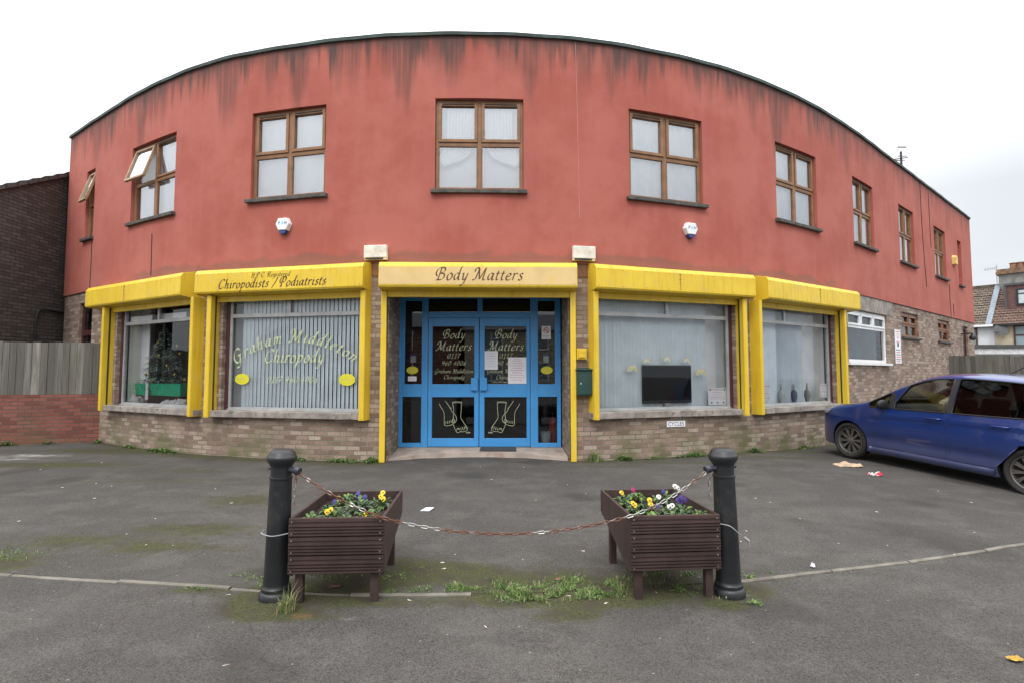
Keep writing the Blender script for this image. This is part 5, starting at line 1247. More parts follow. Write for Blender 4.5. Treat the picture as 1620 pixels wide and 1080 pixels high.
for px,py in SC:
    c=base.copy();COL.objects.link(c);p=at(px+rd.uniform(-3,3),py,.02 if py<850 else -.01);c.location=(p.x,p.y,g(p.x,p.y)+(.003 if py<900 else -.014)+.004)
    c.rotation_euler=(0,0,rd.uniform(0,6));k=rd.uniform(.35,.95)*(1.15 if py<850 else .6);c.scale=(k,k,1)
cig=MB();cig.tube([(0,0,.004),(.020,0,.004)],.0032,8,0);cig.tube([(.020,0,.004),(.032,0,.004)],.0034,8,1)
base=cig.build('cigarette_end',[M['paper'],plain('filter tan',(.55,.28,.10),.8)],origin=(0,0,0));tag(base,'cigarette end lying on the asphalt','cigarette end','cigarette ends on the asphalt')
for k,(px,py) in enumerate(((956,952),(705,900),(925,873),(1172,858),(645,946),(1040,936),(985,929),(903,940),(365,938),(352,1050),(1180,842),(160,737),(770,990))):
    c=base if k==0 else base.copy()
    if k: COL.objects.link(c)
    p=at(px,py,.0);c.location=(p.x,p.y,g(p.x,p.y)+(.004 if p.y>ky(p.x) else -.012));c.rotation_euler=(0,0,rd.uniform(0,6))
# ================================================================ LEFT WALL, FENCE, NEIGHBOUR
mb=MB();mb.M=lf.mat(-4,0,0)
def uvbox(mb,x0,x1,y0,y1,z0,z1):
    mb.add([(x0,y0,z0),(x1,y0,z0),(x1,y0,z1),(x0,y0,z1)],[(0,1,2,3)],0,[(x0,z0),(x1,z0),(x1,z1),(x0,z1)])
    mb.add([(x0,y0,z1),(x1,y0,z1),(x1,y1,z1),(x0,y1,z1)],[(0,1,2,3)],0,[(x0,z1),(x1,z1),(x1,z1+.2),(x0,z1+.2)])
    mb.add([(x1,y1,z0),(x0,y1,z0),(x0,y1,z1),(x1,y1,z1)],[(0,1,2,3)],0,[(x1,z0),(x0,z0),(x0,z1),(x1,z1)])
    for x in (x0,x1): mb.add([(x,y0,z0),(x,y1,z0),(x,y1,z1),(x,y0,z1)],[(0,1,2,3)],0,[(0,z0),(.2,z0),(.2,z1),(0,z1)])
uvbox(mb,0,LL+4,0,.215,-1,1.03)
tag(mb.build('garden_wall',M['brickR']),'low red brick garden wall on the left, topped by a grey timber fence','wall')
def woodmat(name,c1,c2,green=.3):
    m,nt,out=newmat(name);n=N(nt);p=n.tc('Object');oi=n.n('ShaderNodeObjectInfo')
    s=n.scale(p,14,14,.9);a=n.noise(s,1,5,.65,.6);b=n.noise(p,1.6,3)
    uvn=n.n('ShaderNodeUVMap').outputs[0];x=n.n('ShaderNodeSeparateXYZ');n.l(uvn,x.inputs[0])
    c=n.mix(n.mapr(a,.35,.65),c1,c2);c=n.mix(n.math('MULTIPLY',x.outputs[0],.8),c,[q*.5 for q in c1]);c=n.mix(n.math('MULTIPLY',n.mapr(b,.55,.7),green),c,(.13,.14,.06))
    k=n.noise(n.scale(p,7,7,5),1,2);c=n.mix(n.math('MULTIPLY',n.mapr(k,.70,.74),.8),c,(.06,.05,.045))
    n.bsdf(out,c,.9,0,a,.3,.004);return m
M['fence']=woodmat('weathered grey timber',(.16,.15,.13),(.31,.295,.26));M['fenceD']=woodmat('dark weathered timber',(.08,.072,.06),(.16,.145,.12))
def fence(fr,a0,a1,z0,z1,mt,label,w=.125,seed=1,off=0,yo=0):
    c=fr.p((a0+a1)/2,0,0);root=empty('timber_fence',(c.x,c.y,z0),0,label,'fence');rd=random.Random(seed)
    a=a0
    while a<a1:
        ww=w*rd.uniform(.85,1.15);b=min(a+ww,a1);dd=rd.uniform(-.006,.006);mb=MB();mb.M=fr.mat();zt=z1+rd.uniform(-.012,.012);y0=yo+dd
        r_=rd.random();vs=[(a+.002,y0),(b-.002,y0)]
        V=[(a+.002,y0,z0),(b-.003,y0,z0),(b-.003,y0,zt),(a+.002,y0,zt+rd.uniform(-.008,.008)),(a+.002,y0+.018,z0),(b-.003,y0+.018,z0),(b-.003,y0+.018,zt),(a+.002,y0+.018,zt)]
        mb.add(V,[(0,1,2,3),(5,4,7,6),(1,5,6,2),(4,0,3,7),(3,2,6,7)],0,[(r_,0)]*8)
        mb.build('board',mt,root);a=b
    mb=MB();mb.M=fr.mat()
    for z in (z0+.15,z1-.2): mb.box(a0,a1,yo+.03,yo+.08,z,z+.08)
    mb.build('rail',mt,root);return root
fence(Fr(lf.p(-2.2,0,0),lf.p(LL,0,0)),0.0,LL+2.2-.02,1.035,2.08,M['fence'],'weathered grey board fence standing on the low red brick wall',seed=4,yo=.05)
# neighbour with dark brick gable
nb=empty('neighbour_house',(-13,15,0),0,'dark brown brick gable house at the far left behind the fence','house')
xw=-10.62
def nbz(px,py):
    d=ray(px,py);t=xw/d.x;q=CAMP+d*t;return q.y,q.z
(ya,za),(yb,zb)=nbz(0,296),nbz(112,275);sl=(zb-za)/(yb-ya);vz=lambda y:za+sl*(y-ya)
mb=MB();mb.add([(xw,10.3,-1),(xw,16.5,-1),(xw,16.5,vz(16.5)-.05),(xw,10.3,vz(10.3)-.05)],[(0,1,2,3)],0,[(10.3,-1),(16.5,-1),(16.5,7),(10.3,5)])
mb.uv[-1]=[(10.3,-1),(16.5,-1),(16.5,vz(16.5)),(10.3,vz(10.3))]
mb.add([(xw,10.3,-1),(xw,10.3,vz(10.3)-.05),(xw-9,10.3,1.5),(xw-9,10.3,-1)],[(0,1,2,3)],0,[(0,-1),(0,4.85),(9,1.5),(9,-1)])
mb.build('wall',M['brickD'],nb)
tiles=brickmat('grey roof tiles',(.06,.06,.058),(.09,.09,.085),(.13,.125,.11),(.04,.04,.04),bw=.3,bh=.25,ms=.02,wear=.3)
mb=MB();n=22
for k in range(n):
    y0=10.1+6.6*k/n;y1=10.1+6.6*(k+1)/n;z0=vz(y0);z1=vz(y1)-.035
    mb.add([(xw+.07,y0,z0+.07),(xw+.07,y1,z1+.07),(xw-9,y1,z1-4),(xw-9,y0,z0-4),(xw+.07,y0,z0-.04),(xw+.07,y1,z1-.01)],[(0,1,2,3),(4,5,1,0)],0,[(0,y0),(0,y1),(9,y1),(9,y0),(.1,y0),(.1,y1)])
mb.build('roof',tiles,nb)
q0=Vector((xw+.03,11.95,0));mb=MB();mb.tube(spline([(xw+.03,11.92,2.0),(xw+.03,11.92,2.75),(xw+.03,12.0,2.86),(xw+.03,12.7,2.88)],8),.022,8);mb.build('waste_pipe',M['black'],nb)
# ================================================================ RIGHT FENCE, GARAGE, HOUSES
rf=Fr(Vector((13.75,16.92,0)),Vector((24,17.6,0)))
fence(rf,0,10.2,-.9,2.02,M['fenceD'],'dark weathered board fence behind the blue car on the right',w=.19,seed=8)
gx=20.2
gr=empty('flat_roof_garage',(gx+4,26,0),0,'low white flat roofed garage behind the right fence','garage')
mb=MB();mb.box(gx-1.5,gx+10,24,29,-1,2.30);mb.build('wall',M['white'],gr)
mb=MB();mb.box(gx-1.62,gx+10.1,23.8,29.1,2.302,2.58);mb.build('fascia',plain('white fascia board',(.62,.63,.63),.5),gr,bevel=.01)
mb=MB();mb.box(gx-1.66,gx+10.2,23.72,29.2,2.583,2.72);mb.build('roof',M['tar'],gr)
pan=brickmat('clay pantiles',(.12,.09,.07),(.17,.125,.095),(.26,.20,.14),(.06,.045,.035),bw=.30,bh=.30,ms=.03,wear=.3)
pan2=brickmat('brown pantiles',(.14,.08,.06),(.19,.11,.08),(.25,.16,.115),(.08,.045,.035),bw=.30,bh=.30,ms=.03,wear=.2)
whw=plain('white painted wall',(.60,.62,.64),.85,0,.05,2);crw=plain('cream pebbledash',(.46,.40,.29),.95,0,.12,3,.5)
M['farglass']=plain('far glass',(.24,.31,.33),.15,0,.1,1)
hA=Vector((34.2,38,0));hu=Vector((.65,-.76,0)).normalized();HF=Fr(hA,hA+hu)
hp=lambda px,py,b=0:HF.pix(px,py,-b)       # (x along the facade, height) at depth b behind the facade
EZ=hp(1575,513)[1];RZ=hp(1588,451,4.5)[1]
def terr(name,label,x0,x1,wallm,roofm,wins,gut):
    c=HF.p((x0+x1)/2,-4,0);root=empty(name,(c.x,c.y,-.5),0,label,'house');T=HF.mat()
    mb=MB();mb.M=T;mb.box(x0,x1,0,9,-1.5,EZ-.12);mb.build('wall',wallm,root)
    mb=MB();mb.M=T;n=16
    for k in range(n):
        t0,t1=k/n,(k+1)/n;y0=-.3+4.8*t0;y1=-.3+4.8*t1+.05;z0=EZ-.1+(RZ-EZ)*t0;z1=EZ-.1+(RZ-EZ)*t1
        mb.add([(x0,y0,z0+.09),(x1,y0,z0+.09),(x1,y1,z1+.03),(x0,y1,z1+.03),(x0,y0,z0),(x1,y0,z0)],[(0,1,2,3),(4,5,1,0)],0,[(x0,t0*6),(x1,t0*6),(x1,t1*6),(x0,t1*6),(x0,t0*6),(x1,t0*6)])
    mb.quad((x1,4.5,RZ-.08),(x0,4.5,RZ-.08),(x0,9.3,EZ-.1),(x1,9.3,EZ-.1),uv=[(0,0),(5,0),(5,6),(0,6)])
    mb.box(x0,x1,4.38,4.62,RZ-.12,RZ+.10)
    mb.build('roof',roofm,root)
    mb=MB();mb.M=T;mb.box(x0,x1,-.42,-.302,EZ-.16,EZ-.02);mb.build('gutter',gut,root)
    for (a,b,c_,d,fm) in wins:
        xa,zb_=hp(a,c_);xb_,za_=hp(b,d);mb=MB();mb.M=T;sash(mb,xa,xb_,za_,zb_,-.06,-.003,.10);mb.box(xa+.10,xb_-.10,-.055,-.008,zb_-.72,zb_-.62);w=mb.build('window',fm,root)
        mb=MB();mb.M=T;mb.box(xa+.1,xb_-.1,-.02,-.004,za_+.1,zb_-.1);mb.build('pane',M['farglass'],w)
    return root
H1=terr('white_terraced_house','white painted terraced house with mossy tiled roof at the right',-5.5,-.002,whw,pan,[(1537,1548,519,556,M['maroon'])],M['white'])
H2=terr('cream_terraced_house','cream pebbledashed terraced house with brick dormer at the right edge',.002,6,crw,pan2,[(1603,1650,515,556,M['maroon'])],M['black'])
T=HF.mat();mb=MB();mb.M=T;rs=(RZ-EZ)/4.8
mb.add([(-.42,-.3,EZ+.03),(-.10,-.3,EZ+.03),(-.06,4.4,RZ+.05),(-.38,4.4,RZ+.05),(-.42,-.3,EZ-.04),(-.10,-.3,EZ-.04)],[(0,1,2,3),(4,5,1,0)]);mb.build('roof_flashing',plain('lead flashing',(.17,.20,.24),.5,.1,.3,9),H2)
x0,zt=hp(1590,453,1.45);_,zb=hp(1590,495,1.45);x1=6
mb=MB();mb.M=T;mb.add([(x0,1.45,zb),(x1,1.45,zb),(x1,1.45,zt),(x0,1.45,zt),(x0,4.6,zb),(x0,4.6,zt),(x1,4.6,zt)],[(0,1,2,3),(4,0,3,5),(3,2,6,5)],0,[(0,0),(5,0),(5,2),(0,2),(3,0),(3,2),(4,3)])
dm=mb.build('dormer',brickmat('purple brick cladding',(.13,.06,.06),(.17,.08,.075),(.21,.11,.10),(.10,.06,.06),wear=.1),H2)
mb=MB();mb.M=T;mb.box(x0-.06,x1,1.35,4.7,zt+.002,zt+.16);mb.box(x0-.08,x0+.06,1.38,1.448,zb,zt);mb.build('dormer_trim',M['tar'],dm)
xa,z1_=hp(1607,457,1.45);xb_,z0_=hp(1641,481,1.45)
mb=MB();mb.M=T;sash(mb,xa,xb_,z0_,z1_,1.38,1.447,.12);zq=hp(1607,465,1.4)[1];mb.box(xa+.12,xb_-.12,1.385,1.44,zq-.04,zq+.04);w=mb.build('window',M['black'],dm)
mb=MB();mb.M=T;mb.box(xa+.12,xb_-.12,1.41,1.43,z0_+.12,z1_-.12);mb.build('pane',plain('bright far glass',(.50,.57,.60),.2),w)
xc0=hp(1581,440,4.5)[0];xc1=hp(1645,440,4.5)[0];zc1=hp(1590,435,4.5)[1];zc2=hp(1590,427,4.5)[1]
mb=MB();mb.M=T;mb.box(xc0,xc1,4.1,4.9,RZ-.6,zc1);ch=mb.build('chimney',plain('grey rendered chimney',(.20,.20,.19),.9,0,.25,2,dirt=.4),H2)
mb=MB();mb.M=T;mb.box(xc0-.14,xc1+.1,3.96,5.04,zc1+.002,zc1+.18);mb.box(xc0-.08,xc1+.05,4.02,4.98,zc1+.182,zc2);mb.build('chimney_cap',plain('mossy corbel',(.18,.11,.07),.95,0,.5,3,dirt=.5,dcol=(.10,.09,.04)),ch)
for k,px in enumerate((1603.5,1614,1626)):
    mb=MB();mb.M=T;c=hp(px,425,4.5)[0];zz=zc2+.003;mb.lathe([(.24,zz),(.22,zz+.2),(.2,zz+.36),(.25,zz+.38),(.25,zz+.44),(.2,zz+.45)],12,cx=c,cy=4.5);mb.build('chimney_pot',plain('clay pot %s'%('a','b','c')[k],(.24,.13,.08),.9,0,.4,4,dirt=.5,dcol=(.10,.10,.05)),ch,smooth=True)
q,zq=hp(1584,523);mb=MB();mb.lathe([(.02,0),(.25,.03),(.40,.10)],16);mm=HF.mat(q,.35,zq)@Matrix.Rotation(R(75),4,'X')@Matrix.Rotation(R(20),4,'Y')
mb.v=[mm@v for v in mb.v];mb.M=T;mb.tube([(q,-.35,zq),(q+.1,0,zq-.3)],.04,6);mb.tube([(q,-.4,zq-.1),(q-.3,-.9,zq-.15)],.025,5)
tag(mb.build('satellite_dish',plain('grey dish',(.06,.06,.065),.5),smooth=True),'grey satellite dish on the cream house wall','satellite dish')
qa=hp(1577.5,450,4.2)[0];zm_=hp(1577.5,419,4.2)[1];c=HF.p(qa,-4.2,RZ);root=empty('house_aerial',tuple(c),0,'thin television aerial beside the chimney of the far house','aerial')
mb=MB();mb.M=T;mb.tube([(qa,4.2,RZ-.2),(qa,4.2,zm_)],.03,5);mb.build('mast',M['silver'],root)
xl,zl_=hp(1556,427,4.2);mb=MB();mb.M=T;mb.tube([(xl,4.2,zl_),(qa+.1,4.2,zl_+.05)],.022,5)
for k in range(7): x=xl+.1+k*.11;mb.tube([(x,4.2,zl_-.12),(x,4.2,zl_+.14)],.016,4)
mb.build('boom',M['silver'],root)
# ================================================================ HOUSES ACROSS THE STREET (seen only as reflections)
br2=plain('far red brick',(.22,.11,.08),.9,0,.2,3);rt=plain('slate',(.10,.10,.11),.8)
for k,(x0,x1,h,r_,mt) in enumerate(((-36,-24.3,4.6,6.2,br2),(-24,-12.8,4.5,6.0,br2),(-12.4,-3.6,4.6,5.9,br2),(-3.2,5.5,4.4,5.8,crw),(5.9,16,4.5,6.0,br2),(17.5,30,4.4,5.9,crw))):
    root=empty('opposite_house',((x0+x1)/2,-19,0),0,('red brick house','brown brick house','red brick house','cream house','red brick house','cream house')[k]+' across the street, seen only reflected in the shop windows, %s'%('far left','left','left of centre','centre','right','far right')[k],'house','houses across the street')
    mb=MB();mb.box(x0,x1,-24,-17,-.1,h);mb.build('wall',mt,root)
    mb=MB();mb.prism([(-24.3,h-.05),(-16.7,h-.05),(-20.5,r_)],x1-x0+.4,0,'x',x0-.2);mb.build('roof',rt,root)
    n=int((x1-x0)/3.2)
    for i in range(n):
        for z0 in (.9,3.0):
            xa=x0+1+i*3.1;mb=MB();sash(mb,xa,xa+1.6,z0,z0+1.3,-17.001,-16.94,.1);mb.box(xa+.75,xa+.85,-17.0,-16.95,z0+.1,z0+1.2);w=mb.build('window',M['white'],root)
            mb=MB();mb.box(xa+.1,xa+1.5,-16.999,-16.97,z0+.1,z0+1.2);mb.build('pane',M['farglass'],w)
# ================================================================ CAR
paint=None
def carpaint():
    m,nt,out=newmat('blue car paint');n=N(nt);p=n.tc()
    z=n.n('ShaderNodeSeparateXYZ');n.l(p,z.inputs[0])
    c=n.mix(n.mapr(n.noise(p,900,1),.4,.6),(.003,.020,.125),(.006,.036,.21))
    d=n.math('MULTIPLY',n.mapr(n.math('ADD',z.outputs[2],n.math('MULTIPLY',n.noise(p,3,4),.25)),.85,.25),.45)
    c=n.mix(d,c,(.12,.115,.12))
    n.bsdf(out,c,n.math('ADD',.30,n.math('MULTIPLY',d,.6)),.25,None,coat=.8);return m
paint=carpaint();cblk=plain('black car trim',(.015,.015,.017),.5);cint=plain('car interior',(.035,.033,.035),.85)
TOPX=[(-1.985,.55),(-1.97,.80),(-1.90,1.08),(-1.78,1.32),(-1.62,1.42),(-1.3,1.485),(-.8,1.52),(-.35,1.525),(0.0,1.495),(.25,1.415),(.55,1.265),(.80,1.125),(.98,1.030),(1.2,.975),(1.5,.915),(1.75,.835),(1.92,.745),(2.0,.65),(2.03,.55)]
def itp(T,x):
    if x<=T[0][0]: return T[0][1]
    for i,(a,b) in enumerate(zip(T,T[1:])):
        if x<=b[0]:
            # monotone-ish cubic
            p=T[max(0,i-1)];q=T[min(len(T)-1,i+2)];h=b[0]-a[0];t=(x-a[0])/h
            m0=(b[1]-p[1])/(b[0]-p[0]+1e-9)*h;m1=(q[1]-a[1])/(q[0]-a[0]+1e-9)*h
            d=b[1]-a[1]
            if h<.12: m0=m1=d
            return (2*t**3-3*t*t+1)*a[1]+(t**3-2*t*t+t)*m0+(-2*t**3+3*t*t)*b[1]+(t**3-t*t)*m1
    return T[-1][1]
top=lambda x:itp(TOPX,x)
BOT=[(-1.985,.42),(-1.9,.30),(-1.6,.22),(-1.2,.19),(1.3,.19),(1.75,.19),(1.95,.24),(2.03,.40)]
WID=[(-1.985,.52),(-1.93,.70),(-1.7,.80),(-1.2,.845),(0,.845),(1.2,.84),(1.55,.79),(1.8,.68),(1.95,.53),(2.03,.38)]
def yside(x,z):
    w=itp(WID,x);f=1-.05*abs((z-.60)/.42)**2.2 if z<.60 else 1-.045*((z-.60)/.35)**2
    y=w*f
    if z>.93: y=w*(1-.045*((.93-.6)/.35)**2)-(z-.93)*(.36+.25*max(0,z-1.25))
    # crease along the doors
    cz=.80+.05*(.6-x)/1.5
    y+=.012*math.exp(-((z-cz)/.035)**2)*sm(1.0,.6,x)-.010*math.exp(-((z-cz+.055)/.035)**2)*sm(1.0,.6,x)
    y-=.022*math.exp(-((z-.42)/.07)**2)*sm(1.1,.8,x)*sm(-1.1,-.9,x)
    return y
def sect(x,inset=0,zf=None,n=26):
    t=top(x)-inset;b=max(itp(BOT,x),zf or 0)+(inset if not zf else 0);rr=min(.10,(t-b)*.4);ze=t-rr
    pts=[]
    for j in range(n+1):
        z=b+(ze-b)*j/n;pts.append((max(.02,yside(x,z)-inset),z))
    ye=pts[-1][0]
    for k in range(1,11):
        a=math.pi/2*k/10;pts.append((ye*(1-(1-math.cos(a)**.55)) if k<10 else 0,ze+rr*math.sin(a)**.9))
    return pts
def xe(x): return x if x<1.3 else 1.3+(x-1.3)*1.09
def loft(mb,xs_,inset=0,zf=None,mi=0):
    rows=[];vs=[]
    for x in xs_:
        p=sect(x,inset,zf);full=[(xe(x),y,z) for y,z in p]+[(xe(x),-y,z) for y,z in reversed(p[:-1])];rows.append(len(full));vs+=full
    m=rows[0];fs=[]
    for i in range(len(xs_)-1):
        for j in range(m): fs.append((i*m+j,i*m+(j+1)%m,(i+1)*m+(j+1)%m,(i+1)*m+j))
    fs+=[tuple(range(m-1,-1,-1)),tuple((len(xs_)-1)*m+j for j in range(m))]
    mb.add(vs,fs,mi)
def tmp(mb,mats):
    bm=None;o=mb.build('tmp',mats,origin=(0,0,0));b=bmesh.new();b.from_mesh(o.data);bmesh.ops.recalc_face_normals(b,faces=b.faces);b.to_mesh(o.data);b.free();return o
def cut(base,cutter,op='DIFFERENCE'):
    md=base.modifiers.new('b','BOOLEAN');md.operation=op;md.object=cutter;md.solver='EXACT'
    dg=bpy.context.evaluated_depsgraph_get();dg.update();me=bpy.data.meshes.new_from_object(base.evaluated_get(dg))
    base.modifiers.clear();old=base.data;base.data=me;bpy.data.objects.remove(cutter)
mats=[paint,cint,cblk]
xs_=sorted(set([-1.985+4.015*k/70 for k in range(71)]+[1.93,1.97,2.0,2.015,-1.96,-1.93]))
mb=MB();loft(mb,xs_);body=tmp(mb,mats)
mb=MB();loft(mb,[-1.7+2.72*k/40 for k in range(41)],.045,.30,1);cut(body,tmp(mb,mats))
for x in (1.265,-1.265):
    for s_ in (1,-1):
        mb=MB();n=40;r=.345;mb.add([(x+r*math.cos(6.2832*i/n),y,.305+r*math.sin(6.2832*i/n)) for y in (s_*.56,s_*1.1) for i in range(n)],[tuple(range(n)),tuple(range(2*n-1,n-1,-1))]+[(i,i+n,(i+1)%n+n,(i+1)%n) for i in range(n)],2);cut(body,tmp(mb,mats))
def zl(x): return .935+.03*(.5-x)
WIN={'quarter_window':(.90,.56,lambda x:top(x)-.085),'front_window':(.485,-.27,lambda x:min(top(x)-.085,.965+(.52-x)*1.7)),'rear_window':(-.345,-1.22,lambda x:min(top(x)-.085,.99+(x+1.27)*5))}
def poly(nm,e=0):
    a,b,zh=WIN[nm];n=14;X_=[a+(b-a)*k/n for k in range(n+1)]
    return [(x,zl(x)-e) for x in X_]+[(x,zh(x)+e) for x in reversed(X_) if zh(x)>zl(x)+.012]
for nm in WIN:
    mb=MB();mb.prism(poly(nm),2.4,1,'y',-1.2);cut(body,tmp(mb,mats))
mb=MB();up=[(x,top(x)+.15) for x in (.06,.3,.55,.8,.90)];mb.prism(up+[(x,top(x)-.12) for x in (.90,.8,.55,.3,.06)],1.06,1,'y',-.53);cut(body,tmp(mb,mats))
CF=Vector((-.305,.952,0)).normalized();CC=Vector((6.165,8.1,0))+Vector((CF.y,-CF.x,0))*.80
zc=(g(5.85,9.3)+g(6.62,6.9))/2-.005
car=empty('parked_car',(CC.x,CC.y,zc),0,'blue hatchback parked nose-in to the wall at the right','car')
ang=math.atan2(CF.y,CF.x);pit=math.atan2(g(5.85,9.3)-g(6.62,6.9)+.02,2.53)
rot=Matrix.Rotation(ang,4,'Z')@Matrix.Rotation(-pit,4,'Y');car.rotation_euler=rot.to_euler();WM[car.name]=Matrix.Translation((CC.x,CC.y,zc))@rot
body.name='body';body.data.name='body';body.parent=car
body.data.polygons.foreach_set('use_smooth',[True]*len(body.data.polygons));body.data.set_sharp_from_angle(angle=R(32))
cg=glassmat('car glass',(.80,.86,.82),.02,.8);cgd=glassmat('tinted car glass',(.10,.11,.11),.0,.40)
for nm in WIN:
    a,b,zh=WIN[nm]
    for s_ in(1,-1):
        mb=MB();n,m_=16,8;vs=[]
        for i in range(n+1):
            x=a+.01+(b-a-.02)*i/n
            for j in range(m_+1):
                z0,z1=zl(x)-.01,max(zl(x)-.005,zh(x)+.01);z=z0+(z1-z0)*j/m_;vs.append((x,s_*(yside(x,z)-.016),z))
        mb.add(vs,[(i*(m_+1)+j,(i+1)*(m_+1)+j,(i+1)*(m_+1)+j+1,i*(m_+1)+j+1) for i in range(n) for j in range(m_)])
        mb.build(nm,cgd if nm=='rear_window' else cg,car,local=True,smooth=2)
    # black surround strip
        mb=MB();P=[(x,s_*(yside(x,z)+.002),z) for x,z in poly(nm,.006)];mb.tube(P,.011,6,closed=True);mb.build('window_trim',cblk,car,local=True,smooth=2)
# pillars in black between the side windows
for s_ in(1,-1):
    for (xa,xb) in ((-.275,-.34),(.55,.49)):
        mb=MB();vs=[]
        for j in range(9):
            z=zl(xa)+(top(xa)-.09-zl(xa))*j/8
            for x in (xa,xb): vs.append((x,s_*(yside(x,z)+.004),min(z,top(x)-.085)))
        mb.add(vs,[(2*j,2*j+1,2*j+3,2*j+2) for j in range(8)]);mb.build('pillar_cover',cblk,car,local=True,smooth=2)
mb=MB();vs=[]
for x in (.07,.25,.45,.65,.89):
    for y in (-.525,-.3,0,.3,.525): vs.append((x,y,top(x)-.02-.012*(y/.5)**2))
mb.add(vs,[(i*5+j,(i+1)*5+j,(i+1)*5+j+1,i*5+j+1) for i in range(4) for j in range(4)]);mb.build('windscreen',cg,car,local=True,smooth=2)
# doors: raised skins with seams
def door(x0,x1,s_,rear=False):
    mb=MB();n,m_=22,18;vs=[]
    for i in range(n+1):
        x=x0+(x1-x0)*i/n
        for j in range(m_+1):
            t=j/m_;z=.30+(zl(x)-.018-.30)*t
            xx=x
            if rear and x<-.9: z=max(z,.30+ ( -.9-x)*1.0*1.2) if t<1 else z
            vs.append((xx,s_*(yside(xx,z)+.0025),min(z,zl(xx)-.018)))
    f=[(i*(m_+1)+j,(i+1)*(m_+1)+j,(i+1)*(m_+1)+j+1,i*(m_+1)+j+1) for i in range(n) for j in range(m_)]
    mb.add(vs,f);d=mb.build('door',paint,car,local=True,smooth=2)
    mb=MB()
    edge=[vs[j] for j in range(m_+1)]+[vs[i*(m_+1)+m_] for i in range(n+1)]+[vs[n*(m_+1)+m_-j] for j in range(m_+1)]+[vs[(n-i)*(m_+1)] for i in range(n+1)]
    mb.tube([(a,b-s_*.003,c) for a,b,c in edge[::2]],.0030,5,closed=True);mb.build('door_seam',cblk,d,local=True)
    hx=x1+(.16 if not rear else .20);hz=.845;y=yside(hx,hz)
    mb=MB();P=[(hx+.10,s_*(y-.0),hz),(hx+.09,s_*(y+.028),hz+.004),(hx,s_*(y+.036),hz+.008),(hx-.09,s_*(y+.028),hz+.008),(hx-.10,s_*(y-.0),hz+.008)]
    mb.tube(spline(P,5),.013,8);mb.build('handle',paint,d,local=True,smooth=2)
    return d
for s_ in (1,-1): door(.86,-.285,s_);door(-.335,-1.16,s_,True)
# sill skirt
for s_ in (1,-1):
    mb=MB();vs=[]
    for i in range(30):
        x=.88-1.78*i/29
        for z,o in ((.175,-.01),(.18,.012),(.24,.020),(.275,.012),(.285,-.02)): vs.append((x,s_*(yside(x,max(.2,z))+o),z))
    mb.add(vs,[(i*5+j,(i+1)*5+j,(i+1)*5+j+1,i*5+j+1) for i in range(29) for j in range(4)]+[(4,3,2,1,0),(145,146,147,148,149)]);mb.build('side_skirt',paint,car,local=True,smooth=2)
# mirrors
for s_ in (1,-1):
    mb=MB();n=12;vs=[];c=Vector((.60,s_*.905,.985))
    for j in range(n+1):
        ph=math.pi*j/n
        for i in range(16):
            th=6.2832*i/16;d=Vector((math.sin(ph)*math.cos(th),math.cos(ph),math.sin(ph)*math.sin(th)));sx=.075 if d.x>0 else .035
            vs.append(c+Vector((d.x*sx,d.y*.105,d.z*.078)))
    mb.add(vs,[(j*16+i,(j+1)*16+i,(j+1)*16+(i+1)%16,j*16+(i+1)%16) for j in range(n) for i in range(16)])
    mb.tube([(.62,s_*.80,.945),(.60,s_*.86,.95)],.03,8);mb.build('door_mirror',cblk,car,local=True,smooth=2)
# headlights, tail lights
for s_ in (1,-1):
    for nm,pts,mt in (('headlight',[(1.62,.79,.80),(1.75,.74,.80),(1.90,.62,.745),(1.93,.585,.69),(1.80,.69,.685),(1.66,.76,.74)],glassmat('lamp lens',(.8,.85,.9),.25)),('tail_light',[(-1.72,.80,1.12),(-1.86,.735,1.10),(-1.93,.70,.85),(-1.80,.78,.82)],plain('red lens',(.4,.01,.01),.15,coat=1))):
        mb=MB();P=[]
        for x,y,z in pts: P.append((xe(x),s_*(yside(x,z)+.014),z))
        cx=Vector([sum(q[i] for q in P)/len(P) for i in range(3)]);cx.y+=s_*.02;cx.x+=.015 if nm=='headlight' else -.015
        mb.add([tuple(cx)]+P,[(0,i+1,(i+1)%len(P)+1) for i in range(len(P))]);mb.build(nm,mt,car,local=True,smooth=2)
